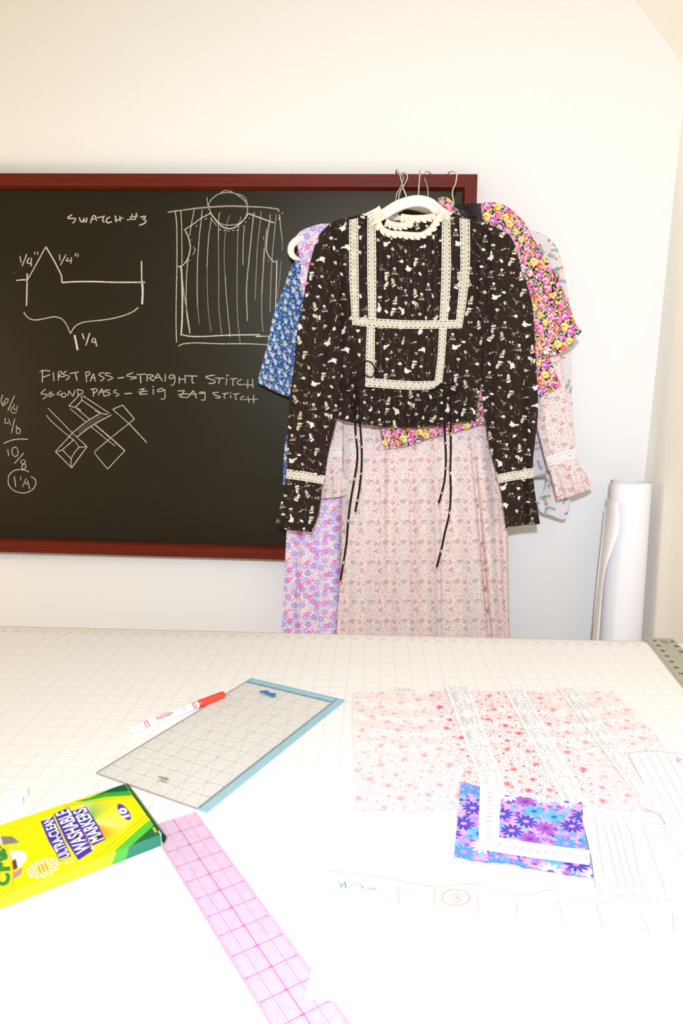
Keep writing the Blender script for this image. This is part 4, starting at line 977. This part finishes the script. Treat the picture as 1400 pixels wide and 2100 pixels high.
# ------------------------------------------------------------------ box of markers
th_ = .0125; A0 = tab(330, 1735); e1 = tab(0, 1865) - A0; e1 /= np.linalg.norm(e1); e2 = tab(253.8, 1608.5, th_) - tab(327.2, 1712, th_); Lb = np.linalg.norm(e2); e2 /= Lb
LEN = .165; bx = Fr(A0 + Z * .0004, e1, e2)
e2p = e2 - e1 * (e1 @ e2); sk = 1 / (e2p @ e2p)
def uv(x, y):                      # zoomed photo point of the lid -> metres along the box
    p = tab(x / 3.684, 1580 + y / 3.684, th_) - A0; v = (p @ e2p) * sk; return np.array([p @ e1 - v * (e1 @ e2), v])
def D(x0, y0, x1, y1): return np.linalg.norm(uv(x1, y1) - uv(x0, y0))
g = thing('marker_box', 'yellow and green cardboard box of markers lying on the table at left', 'box', A0)
lid = Tile(LEN + .02, Lb + .02, .0005, '#f7e600'); O_ = .01
def lp(P, col, **k): lid.poly([uv(x, y) + O_ for x, y in P], col, **k)
def ll(P, wd, col): lid.line([uv(x, y) + O_ for x, y in P], wd, col)
apx = uv(690, 395); hue = [((560, 330), '#f7e600'), ((655, 280), '#2fc4e8'), ((700, 290), '#1fb06a'), ((790, 330), '#d8e23a'), ((850, 410), '#fdf08a'), ((815, 450), '#f7a53c'), ((785, 475), '#ee5a30'), ((745, 490), '#dc3a34'), ((700, 540), '#e2483c'), ((600, 560), '#f7e600')]
Y_, X_ = np.mgrid[0:lid.ny, 0:lid.nx]; du, dv = (X_ + .5) * lid.px - O_ - apx[0], (Y_ + .5) * lid.px - O_ - apx[1]
an0 = [math.atan2(*(uv(*q) - apx)[::-1]) for q, _ in hue]; an0 = np.unwrap(an0); aa = np.arctan2(dv, du); mid = (an0[0] + an0[-1]) / 2; aa = (aa - mid + math.pi) % (2 * math.pi) - math.pi + mid
sg = 1 if an0[-1] > an0[0] else -1; cc = np.array([lin(c) for _, c in hue]); hc = np.stack([np.interp(aa * sg, an0 * sg, cc[:, k]) for k in range(3)], -1)
inside = (aa * sg > an0[0] * sg) & (aa * sg < an0[-1] * sg); fade = np.clip(1 - np.hypot(du, dv) / .042, 0, 1)[..., None] ** .6 * inside[..., None]
lid.I[..., :3] = lid.I[..., :3] * (1 - fade) + hc * fade
lp([(560, 240), (690, 203), (930, 100), (1000, 190), (800, 203), (640, 236)], '#34a82e'); lp([(690, 205), (940, 95), (985, 155), (800, 172)], '#0d5a34')
ll([(470, 272), (640, 240), (800, 210), (1010, 195)], .0006, '#5d8a20'); ll([(480, 280), (640, 252), (800, 221), (1015, 207)], .0006, '#5d8a20')
lp([(740, 720), (1120, 380), (1190, 395), (1240, 480), (900, 660)], '#5bc63b'); lp([(880, 668), (1135, 442), (1185, 385), (1260, 500)], '#1a6b3f')
ll([(590, 775), (1110, 335)], .0007, '#4e8f2a'); ll([(640, 775), (1125, 352)], .0007, '#4e8f2a')
lp([(1150, 435), (1165, 430), (1185, 465), (1172, 472)], '#e9d21e')
cW = uv(60, 690); rW = D(60, 690, 200, 650)
lid.dot(*(cW + O_), rW, '#f4f3f0')
lp([(0, 500), (90, 500), (150, 545), (0, 570)], '#8a8176'); lp([(-60, 470), (0, 480), (60, 700), (-60, 640)], '#e8dccb'); lp([(80, 690), (120, 670), (135, 740), (95, 760)], '#6b3a30'); lp([(60, 800), (175, 730), (160, 790), (90, 830)], '#b79a92'); ll([(60, 625), (170, 585)], .0009, '#c9a83a'); lid.ring(*(uv(120, 550) + O_), .002, .0012, '#35b59a')
lp([(95, 900), (98, 760), (85, 660), (40, 570), (-60, 535), (-260, 545), (-260, 700), (-60, 900)], '#f6e21a'); ll([(95, 900), (98, 760), (85, 660), (40, 570), (-60, 535), (-260, 545)], .0009, '#e8b81c')
cB = uv(325, 740)
lid.flower(*(cB + O_), .0145, 13, '#fdfbef', d=.2, p=1); lid.flower(*(cB + O_), .0118, 13, '#f0a24a', d=.22); lid.flower(*(cB + O_), .0095, 13, '#f9ef7a', d=.12)
for k in (-1, 0, 1): lid.line([cB + O_ + np.array([k * .0032, -.006]), cB + O_ + np.array([k * .0032, .006])], .0014, '#dd8a3a')
lp([(405, 330), (520, 280), (610, 420), (700, 610), (592, 682), (500, 540)], '#4b37a2'); lp([(535, 312), (650, 276), (745, 420), (795, 525), (700, 572), (620, 440)], '#4b37a2'); lp([(306, 388), (400, 345), (470, 500), (538, 652), (452, 672), (370, 545)], '#4b37a2')
lid.ell(*(uv(937, 315) + O_), D(937, 315, 905, 315 + 12) * 1.0, D(937, 315, 895, 255), 0, '#5a3aa6')
for q in ((500, 700), (540, 690), (700, 590)): lid.dot(*(uv(*q) + O_), .0016, '#fdfbe8')
def face(nu, nv, fn, smp):
    s, t = np.meshgrid(np.linspace(0, 1, nu), np.linspace(0, 1, nv)); V = fn(s, t); return V.reshape(-1, 3), smp(s, t).reshape(-1, 4), nv, nu
parts = []; rd = .0012
def fsmp(s, t): return lid.sample(s * LEN + O_, t * Lb + O_)
parts.append(face(330, 220, lambda s, t: bx(s * LEN, t * Lb, th_ - .0004 * (np.abs(2 * t - 1) ** 30)), fsmp))
sideT = Tile(LEN + .02, .02, .0005, '#f8ea20')
for P, c in (([(-.012, -.002), (.038, -.002), (.031, .02), (-.012, .02)], '#2b8068'), ([(.038, -.002), (.053, -.002), (.043, .02), (.031, .02)], '#55b54a'), ([(.056, -.002), (.06, -.002), (.05, .02), (.046, .02)], '#a9cf3a')): sideT.poly(np.array(P) + [.01, 0], c)
def ssmp(s, t): return sideT.sample(s * LEN + .01, t * th_ + .002)
parts.append(face(330, 26, lambda s, t: bx(s * LEN, -.0008 * np.sin(t * math.pi), (1 - t) * th_), lambda s, t: ssmp(s, 1 - t)))
parts.append(face(60, 8, lambda s, t: bx(s * LEN, Lb + 0 * t, t * th_), ssmp)); parts.append(face(12, 8, lambda s, t: bx(LEN + 0 * s, (1 - s) * Lb, t * th_), lambda s, t: np.broadcast_to(np.append(lin('#f8ea20'), 1), s.shape + (4,))))
parts.append(face(4, 4, lambda s, t: bx(s * LEN, (1 - t) * Lb, 0 * s), lambda s, t: np.broadcast_to(np.append(lin('#c9bfa8'), 1), s.shape + (4,))))
V = []; K = []; Fs = []; o_ = 0
for v, k, nv, nu in parts: V.append(v); K.append(k); Fs.append(gfaces(nv, nu, o_, True)); o_ += len(v)
mesh('carton', np.vstack(V), np.vstack(Fs), M_card, g, col=np.vstack(K), smooth=False)
fl = Tile(.02, Lb, .0005, '#176039'); fl.poly([(.0085, .003), (.0115, .003), (.0115, Lb - .003), (.0085, Lb - .003)], '#d9c42a')
for k in range(34): fl.poly([(.0092, .006 + k * .003), (.0108, .006 + k * .003), (.0108, .0078 + k * .003), (.0092, .0078 + k * .003)], '#27603a')
s, t = np.meshgrid(np.linspace(0, 1, 40), np.linspace(0, 1, 240)); a_ = s * 2.6
V = bx(-.0052 * np.sin(a_) - .0004, t * Lb, th_ * .5 + .5 * th_ * np.cos(a_) + .0002)
mesh('tuck_flap', V.reshape(-1, 3), gfaces(240, 40), M_card, g, col=fl.sample(s * .0195, t * Lb).reshape(-1, 4), label='dark green tuck flap')
b = MB(); P = [bx(-.0005, .0003, th_ * q) + 0 for q in np.linspace(.02, .98, 8)]; b.tube(P, .0006, 6); b.tube([bx(-.0003, q, th_ + .0002) for q in np.linspace(0, .006, 4)] , .0006, 6); b.build('worn_corner', mat('bare_card', '#dfe3d8', .8), g, label='white worn corner')
M_tw = mat('white_print', '#fbfaf6', .5); M_tp = mat('purple_print', '#4b37a2', .5); M_tg = mat('green_print', '#2f8f3a', .5)
def box_text(name, txt, p0, p1, ptop, cols, bold=.03, out=.07, parent=None):
    a, c, tp = uv(*p0), uv(*p1), uv(*ptop); hx = c - a; up = tp - (c if abs(ptop[0] - p1[0]) + abs(ptop[1] - p1[1]) < abs(ptop[0] - p0[0]) + abs(ptop[1] - p0[1]) else a)
    b = MB()
    for lay, (bo, mi) in enumerate(((out, 1), (bold, 0))):
        if bo is None: continue
        V, Fc = text_verts(txt, bo); g_ = (out - bold) * .55 if (lay == 0 and out is not None) else 0
        sx, sy = 1 + g_ * 2 / max(1, len(txt) * .6), 1 + g_ * 2
        X = (V[:, 0] - .5) * sx + .5; Yy = (V[:, 1] - .5) * sy + .5; q = a + np.outer(X, hx) + np.outer(Yy, up)
        b.add(bx(q[:, 0], q[:, 1], th_ + .00025 + .00025 * lay), Fc, mi)
    return b.build(name, cols, g)
box_text('lettering', 'ULTRA-CLEAN', (530, 650), (392, 352), (318, 382), [M_tw, M_tp], .02, .12)
box_text('lettering', 'WASHABLE', (690, 600), (520, 292), (415, 330), [M_tw, M_tp], .02, .12)
box_text('lettering', 'MARKERS', (788, 520), (645, 282), (548, 318), [M_tw, M_tp], .02, .12)
box_text('lettering', '10', (985, 352), (948, 282), (888, 298), [M_tw, M_tp], .05, None)
for ch, p0, p1 in (('C', (74, 880), (78, 782)), ('r', (78, 762), (72, 690)), ('a', (66, 672), (36, 590)), ('y', (18, 588), (-32, 548)), ('o', (-50, 556), (-112, 548)), ('l', (-128, 556), (-152, 556)), ('a', (-168, 560), (-236, 566))):
    d_ = np.array([p1[1] - p0[1], -(p1[0] - p0[0])], float); d_ *= (112 if ch in 'Cl' else 84) / np.linalg.norm(d_)
    box_text('logo_letter', ch, p0, p1, (p1[0] + d_[0], p1[1] + d_[1]), [M_tg, M_tw], .05, None)
# ------------------------------------------------------------------ felt marker
r0 = .0056; A1, A2 = tab(268, 1499, r0), tab(459, 1424, r0); axm = A2 - A1; Lm = np.linalg.norm(axm); axm /= Lm; sd = np.cross(Z, axm); upm = np.cross(axm, sd)
g = thing('felt_marker', 'white felt-tip marker with red cap lying left of the clear ruler', 'marker', A1 * .5 + A2 * .5 - Z * r0)
def lathe(name, prof, mat_, n=40):
    V = [A1 + axm * a * Lm + r * (math.cos(q) * sd + math.sin(q) * upm) for a, r in prof for q in np.linspace(0, 2 * math.pi, n, endpoint=False)]
    Fc = [[i * n + j, i * n + (j + 1) % n, (i + 1) * n + (j + 1) % n, (i + 1) * n + j] for i in range(len(prof) - 1) for j in range(n)] + [list(range(n))[::-1], list(range((len(prof) - 1) * n, len(prof) * n))]
    return mesh(name, V, Fc, mat_, g)
M_mk = mat('marker_barrel', '#f7f5f1', .35); M_red = mat('red_cap', '#e8432f', .35); M_pr = mat('marker_red_print', '#dc5a72', .5); M_bl = mat('marker_blue_print', '#7ab3dc', .5)
lathe('barrel', [(.1, .0048), (.105, r0), (.68, r0), (.685, r0 * .97), (.7, r0 * .97)], M_mk)
lathe('end_plug', [(0, .0026), (.006, .0038), (.02, .0042), (.09, .0047), (.105, .0048)], M_mk)
lathe('cap', [(.69, r0 * .9), (.692, r0 * 1.02), (.9, r0 * .97), (.985, r0 * .9), (.997, r0 * .75), (1, r0 * .5)], M_red)
def on(a, q, dr=.00012): return A1 + np.multiply.outer(np.asarray(a) * Lm, axm) + (r0 + dr) * (np.multiply.outer(np.cos(q), sd) + np.multiply.outer(np.sin(q), upm))
b = MB()
for a, wd in ((.655, .010), (.63, .012), (.128, .01), (.153, .012)):
    q = np.linspace(-.3, math.pi + .3, 40); V = np.stack([on(np.full(40, a) + .008 * np.sin(q * 2), q), on(np.full(40, a + wd) + .008 * np.sin(q * 2), q)]); b.add(V.reshape(-1, 3), gfaces(2, 40), 0)
s, t = np.meshgrid(np.linspace(-1, 1, 24), np.linspace(-1, 1, 12)); qc = math.pi - 1.05
ss = s * np.sqrt(1 - .55 * t ** 2 * (t > -2)); b.add(on(.325 + .085 * ss, qc + t * .42).reshape(-1, 3), gfaces(12, 24), 0)
b.add(on(.34 + .05 * s, qc - .85 + t * .05).reshape(-1, 3), gfaces(12, 24), 0)
V, Fc = text_verts('Crayola', .03); b.add(on(.395 - .14 * V[:, 0], qc + .3 - .6 * V[:, 1], .0003), Fc, 1)
V, Fc = text_verts('Washable', .02); b.add(on(.56 - .06 * V[:, 0], qc + .2 - .4 * V[:, 1], .0003), Fc, 2)
b.add(on(.53 + .018 * s, qc + .5 + t * .12).reshape(-1, 3), gfaces(12, 24), 2)
b.build('barrel_print', [M_pr, M_mk, M_bl], g)
# ------------------------------------------------------------------ chalks
M_chk = mat('chalk_stick', '#fbfaf8', .95, spec=.05)
for (xa, ya, xb, yb), lab in (((62, 213, 204, 160), 'white chalk stick near the marker box, farther one of the two'), ((22, 287, 164, 222), 'white chalk stick near the marker box, nearer one of the two')):
    r0 = .0048; a, c = tab(xa / 3.684, 1580 + ya / 3.684, r0), tab(xb / 3.684, 1580 + yb / 3.684, r0); b = MB()
    tt = np.array([0, .03, .08, .92, .97, 1])[:, None]; b.tube(a + tt * (c - a), np.array([.0034, .0044, .0048, .0048, .0044, .0034]) * .98, 20)
    o = b.build('chalk_stick', M_chk, None, smooth=True); o['label'] = lab; o['category'] = 'chalk'; o['group'] = 'chalk sticks by the marker box'
# ------------------------------------------------------------------ steel ruler at the right edge
a, c = tab(1320, 1309), tab(1400, 1412); ey = a - c; ey /= np.linalg.norm(ey); ex = np.cross(ey, Z)
sr = Fr(a + Z * .0003, ex, -ey); WS = .0508
g = thing('steel_ruler', 'grey steel ruler lying along the right edge of the cutting table', 'ruler', a)
M_al = mat('brushed_steel', '#b4af9c', .5, .0, noise=(40, .05, (1, 30, 1))); b = MB(); slabf(b, sr, 0, 0, WS, .82, 0, .0018); b.build('steel_blade', M_al, g)
M_dk = mat('etched_black', '#2d2c28', .8); M_gt = mat('etched_grey', '#8a8676', .7)
for x, x0, s_ in ((.014, .0004, 1), (.044, WS - .0004, -1)):
    b = MB(); bt = MB()
    for k in range(31):
        y = .016 + k * IN
        V, Fc = text_verts(str(47 - k), .03); b.add(sr(x + (.5 - V[:, 0]) * .0075, y + (V[:, 1] - .5) * .0085, .0021), Fc)
        for q in range(8):
            ln_ = .006 if q == 0 else (.004 if q == 4 else .0025); rl(bt, sr, x0, y + q * IN / 8, x0 + s_ * ln_, y + q * IN / 8, .0004, .0021, 0)
    b.build('etched_numbers', M_dk, g, label='black numbers'); bt.build('etched_ticks', M_gt, g)
b = MB(); slabf(b, sr, .024, .010, .036, .030, .0019, .0021); b.build('maker_stamp', mat('etched_patch', '#9a9585', .7), g)
# ------------------------------------------------------------------ sewing samples
def flat_cloth(name, parent, P, tile, dz, scale=1.0, rot=0.0, colf=None, m_=None, thick=.0006, base=None, **k):
    V = tab(P[..., 0], P[..., 1], dz(P[..., 0], P[..., 1])); nv, nu = P.shape[:2]
    if tile is not None:
        c, n = math.cos(rot), math.sin(rot); u, v = V[..., 0] * scale, V[..., 1] * scale; col = tile.sample(c * u + n * v, -n * u + c * v)
        if colf is not None: col = colf(P, col)
    else: col = np.broadcast_to(np.append(lin(base), 1), (nv, nu, 4))
    iv = np.unique(np.append(np.arange(0, nv, 8), nv - 1)); iu = np.unique(np.append(np.arange(0, nu, 8), nu - 1)); U = (V - Z * thick)[np.ix_(iv, iu)]
    return mesh(name, np.vstack([V.reshape(-1, 3), U.reshape(-1, 3)]), np.vstack([gfaces(nv, nu), gfaces(len(iv), len(iu), nv * nu, True)]), m_ or M_cloth, parent, col=np.vstack([col.reshape(-1, 4), col[np.ix_(iv, iu)].reshape(-1, 4)]), **k)
def edgy(P, amp, n, seed):         # a slightly frayed outline
    r = random.Random(seed); Q = crom(P, n) if len(P) > 2 else crom([P[0], ((P[0][0] + P[1][0]) / 2, (P[0][1] + P[1][1]) / 2), P[1]], n)
    J = np.array([(r.gauss(0, amp), r.gauss(0, amp)) for _ in range(n)]); J[0] = J[-1] = 0; return [tuple(p) for p in Q + J]
g = thing('star_print_sample', 'pink star-print cotton sample with three white lace strips, lying flat on the table', 'fabric sample', tab(1000, 1540))
P = coons(edgy([(727, 1418), (900, 1418), (1080, 1418), (1260, 1418)], .5, 30, 1), edgy([(728, 1662), (828, 1660), (911, 1659), (1000, 1650), (1150, 1642), (1215, 1652), (1290, 1662), (1400, 1664)], .7, 40, 2),
          edgy([(727, 1418), (723, 1465), (727, 1560), (728, 1662)], .5, 24, 3), edgy([(1260, 1418), (1286, 1448), (1319, 1481), (1370, 1543), (1400, 1664)], .5, 24, 4), .75, 1000)
def wr(x, y): return .0010 + .0008 * (1 + np.sin(y * .21 + .01 * x + 1.5 * np.sin(x * .02))) * soft(y, 1480, 60) + .0004 * (1 + np.sin(x * .06 + y * .05))
def fade_(P, col):                 # the print is strong along the lace and weak where the wrong side shows
    x, y = P[..., 0], P[..., 1]; k = np.full(x.shape, .6); sl_ = lambda xa, ya, xb, yb: xa + (y - ya) / (yb - ya) * (xb - xa)
    l1, r1, l2, r2, l3 = sl_(908, 1410, 985, 1611), sl_(964, 1412, 1045, 1635), sl_(1031, 1418, 1150, 1640), sl_(1076, 1418, 1210, 1649), sl_(1139, 1414, 1318, 1651)
    k = np.where((x > l1 - 32) & (x < l2), 1.0, k); k = np.where((x > r2) & (x < r2 + 32), .9, k); k = np.where((x > r2 + 32) & (x < l3), .7, k); k = k[..., None]
    out = col.copy(); out[..., :3] = col[..., :3] * k + lin('#f8ebe8') * (1 - k); return out
flat_cloth('cotton_panel', g, P, P_STAR, wr, colf=fade_)
def flat_lace(name, L, R, tile, dz, **k):
    P = coons([L[0], R[0]], [L[-1], R[-1]], L, R, .75); nv, nu = P.shape[:2]; V = tab(P[..., 0], P[..., 1], dz(P[..., 0], P[..., 1])); s = np.linspace(0, 1, nu)[None, :] * np.ones((nv, 1))
    d = np.concatenate([[0], np.cumsum(np.linalg.norm(np.diff(V[:, nu // 2], axis=0), axis=1))])[:, None] * np.ones((1, nu))
    return mesh(name, V.reshape(-1, 3), gfaces(nv, nu), M_lace, g, col=tile.sample(s * tile.w, d).reshape(-1, 4), **k)
wl = lambda x, y: wr(x, y) + .0012
L_WH = floral_lace('#d9d7d5', .92)
flat_lace('lace_strip', [(908, 1405), (985, 1612), (998, 1645)], [(965, 1408), (1040, 1622), (1052, 1652)], L_WH, wl)
flat_lace('lace_strip', [(1030, 1414), (1092, 1530), (1152, 1645)], [(1078, 1414), (1142, 1530), (1212, 1655)], L_WH, wl)
flat_lace('lace_strip', [(1139, 1409), (1225, 1525), (1318, 1655)], [(1184, 1412), (1272, 1530), (1362, 1675)], L_WH, wl)
flat_lace('lace_edging', [(797, 1416), (800, 1409)], [(850, 1416), (848, 1410)], L_WH, lambda x, y: .0009 + 0 * x); flat_lace('lace_edging', [(818, 1655), (820, 1669)], [(905, 1655), (903, 1668)], L_WH, lambda x, y: .0009 + 0 * x)
# purple daisy sample
g = thing('daisy_print_sample', 'purple and turquoise daisy-print cotton square with white eyelet lace corner', 'fabric sample', tab(1070, 1710))
P = coons(edgy([(944, 1604), (986, 1614), (1029, 1628), (1114, 1639), (1193, 1645)], .6, 24, 5), edgy([(931, 1755), (1000, 1767), (1043, 1769), (1100, 1783), (1157, 1791), (1216, 1799)], 1.1, 36, 6),
          edgy([(944, 1604), (939, 1669), (931, 1755)], .8, 20, 7), edgy([(1193, 1645), (1196, 1687), (1205, 1744), (1216, 1799)], .6, 20, 8), .75)
wd_ = lambda x, y: .0042 + .0006 * (1 + np.sin(x * .05 + y * .04)) + .003 * soft(x + y * .0, 944, 10) * soft(y, 1604, 25)
flat_cloth('cotton_panel', g, P, P_DAI, wd_, rot=.15)
ey_ = Tile(.022, .03, .0004, '#fbfaf8', .97)
for k in range(4):
    y = .00375 + k * .0075
    for q in (-.0022, 0, .0022): ey_.line([(.011 - .0035, y + q * .6), (.011 + .0035, y + q * .6)], .0008, '#d9d2e6', al=.55)
    ey_.ring(.0035, y, .0014, .0009, '#ece9f2'); ey_.ring(.0185, y, .0014, .0009, '#ece9f2')
wdl = lambda x, y: wd_(x, y) + .0012
flat_lace('eyelet_lace', [(984, 1608), (982, 1680), (981, 1743)], [(1028, 1622), (1024, 1680), (1023, 1727)], ey_, wdl)
Lc, Rc = [(1209, 1744), (1114, 1732), (1023, 1717)], [(1208, 1774), (1079, 1757), (980, 1741)]
flat_lace('eyelet_lace', Lc, Rc, ey_, lambda x, y: wdl(x, y) + .0006)
# white tucked samples and the muslin
M_mus = mat('white_muslin', '#f2f0ec', .9, spec=.1, noise=(700, .01, (1, 1, 1))); M_rs = mat('red_stitching', '#e0a0a2', .8); M_ps = mat('pale_stitching', '#cf9c96', .8); M_gr = mat('green_chalk_ink', '#7cc096', .8); M_or = mat('orange_ink', '#dd8c66', .8); M_pk2 = mat('pink_ink', '#d59ab0', .8)
def plain(name, parent, P, dz, z0=.0003):
    V = tab(P[..., 0], P[..., 1], dz(P[..., 0], P[..., 1])); nv, nu = P.shape[:2]; U = V.copy(); U[..., 2] = np.maximum(ZT + z0, V[..., 2] - .004); n = nv * nu
    I = np.arange(n).reshape(nv, nu); rim = np.concatenate([I[0], I[1:, -1], I[-1, -2::-1], I[-2:0:-1, 0]]); r2 = np.roll(rim, -1)
    return mesh(name, np.vstack([V.reshape(-1, 3), U.reshape(-1, 3)]), np.vstack([gfaces(nv, nu), gfaces(nv, nu, n, True), np.stack([rim, r2, r2 + n, rim + n], 1)]), M_mus, parent)
def stitch(name, parent, paths, dz, m_, wd):
    b = MB()
    for P in paths:
        K = crom(P, max(4, int(plen(P) / 6))); b.ribbon(tab(K[:, 0], K[:, 1], dz(K[:, 0], K[:, 1]) + .0005), wd, Z)
    return b.build(name, m_, parent)
g = thing('pin_tuck_sample', 'white pin-tucked cotton sample with pink writing at the right edge of the table', 'fabric sample', tab(1370, 1610))
P = coons([(1288, 1543), (1330, 1541), (1373, 1543), (1470, 1556)], [(1366, 1688), (1400, 1697), (1500, 1712)], [(1288, 1543), (1330, 1622), (1366, 1688)], [(1470, 1556), (1500, 1712)], 2)
dt = lambda x, y: .0050 + .0008 * np.clip(np.sin((x - (y - 1543) * .55) * .33), 0, 1)
plain('tucked_cotton', g, P, dt)
stitch('tuck_stitching', g, [[(1308 + k * 19, 1546), (1346 + k * 20, 1620), (1382 + k * 21, 1690)] for k in range(5)], dt, M_ps, .0005)
V, Fc = text_verts('P', 0); b = MB(); o = tab(1387, 1565, .0066); vx = (tab(1396, 1566, .0066) - o); vy = tab(1388, 1554, .0066) - o; b.add(o + np.outer(V[:, 0], vx) + np.outer(V[:, 1], vy), Fc); b.build('pink_writing', M_pk2, g)
g = thing('pleated_sample', 'white cotton sample with thin red stitched pleat lines beside the daisy-print square', 'fabric sample', tab(1300, 1750))
P = coons(edgy([(1193, 1674), (1230, 1678), (1257, 1676), (1320, 1686), (1400, 1694), (1470, 1702)], .5, 30, 9), edgy([(1234, 1827), (1300, 1830), (1364, 1836), (1500, 1842)], .8, 30, 10), [(1193, 1674), (1211, 1751), (1221, 1808), (1234, 1827)], [(1470, 1702), (1500, 1842)], 2)
dp = lambda x, y: .0072 + .001 * np.sin((x - (y - 1676) * .3) * .2) + .0012 * soft(y, 1676, 8)
plain('pleated_cotton', g, P, dp)
zz_ = lambda P: [(900 + x / 2.8, 1580 + y / 2.8) for x, y in P]
stitch('pleat_stitching', g, [zz_(q) for q in ([(895, 268), (915, 400), (932, 520), (960, 640)], [(938, 282), (975, 430), (1005, 560), (1030, 672)], [(980, 275), (1020, 430), (1050, 560), (1082, 676)], [(1015, 275), (1050, 400), (1080, 520), (1130, 676)], [(1052, 275), (1100, 360), (1122, 480), (1172, 690)], [(1165, 310), (1205, 420), (1250, 560), (1306, 710)], [(1285, 322), (1340, 410), (1400, 490)])], dp, M_rs, .0007)
g = thing('pleated_muslin', 'large white muslin sample with circled orange number in the right foreground', 'fabric sample', tab(950, 1950))
P = coons(edgy([(671, 1785), (771, 1796), (886, 1816), (971, 1812), (1011, 1827), (1074, 1836), (1126, 1824), (1171, 1838), (1229, 1850), (1286, 1853), (1400, 1873), (1480, 1880)], .6, 60, 11), [(624, 2046), (660, 2051), (690, 2053), (712, 2078), (735, 2115), (790, 2150), (900, 2170), (1150, 2190), (1560, 2200)],
          [(671, 1785), (651, 1881), (640, 1978), (624, 2046)], [(1480, 1880), (1560, 2200)], 3)
dm = lambda x, y: .0016 + .0028 * np.clip((x - 1150) / 250, 0, 1) * (1 + np.sin((y - x * .25) * .055)) * np.clip((y - 1850) / 60, 0, 1) + .0018 * (1 + np.sin((x - 700) * .042 + .004 * y)) * np.clip((x - 800) / 200, 0, 1) * soft(y, 1830, 50)
plain('muslin', g, P, dm)
zm = lambda P: [(600 + x / 1.75, 1750 + y / 1.75) for x, y in P]
for q in ([(372, 118), (376, 180)], [(382, 118), (384, 178)], [(510, 122), (506, 186)], [(664, 140), (666, 225)], [(806, 168), (806, 232)], [(952, 165), (972, 258)], [(1088, 182), (1114, 265)], [(1248, 210), (1282, 290)], [(1362, 215), (1368, 285)]): stitch('pleat_line', g, [zm(q)], dm, M_ps, .0008)
e_ = [(585 + 50 * math.cos(q), 158 + 29 * math.sin(q)) for q in np.linspace(0, 6.6, 26)]
stitch('circled_number', g, [zm(e_), zm([(568, 150), (585, 144), (602, 149), (590, 157), (578, 159), (598, 163), (602, 170), (588, 175), (566, 172)])], dm, M_or, .0010)
stitch('green_writing', g, [zm(q) for q in ([(160, 95), (178, 125)], [(196, 94), (172, 122)], [(168, 112), (195, 108), (185, 124)], [(188, 102), (190, 124)], [(130, 134), (138, 126)], [(200, 128), (230, 101), (258, 128)], [(248, 116), (252, 134)], [(285, 118), (262, 138)], [(275, 128), (298, 126)], [(292, 124), (288, 138)], [(300, 122), (298, 128)])], dm, M_gr, .0009)
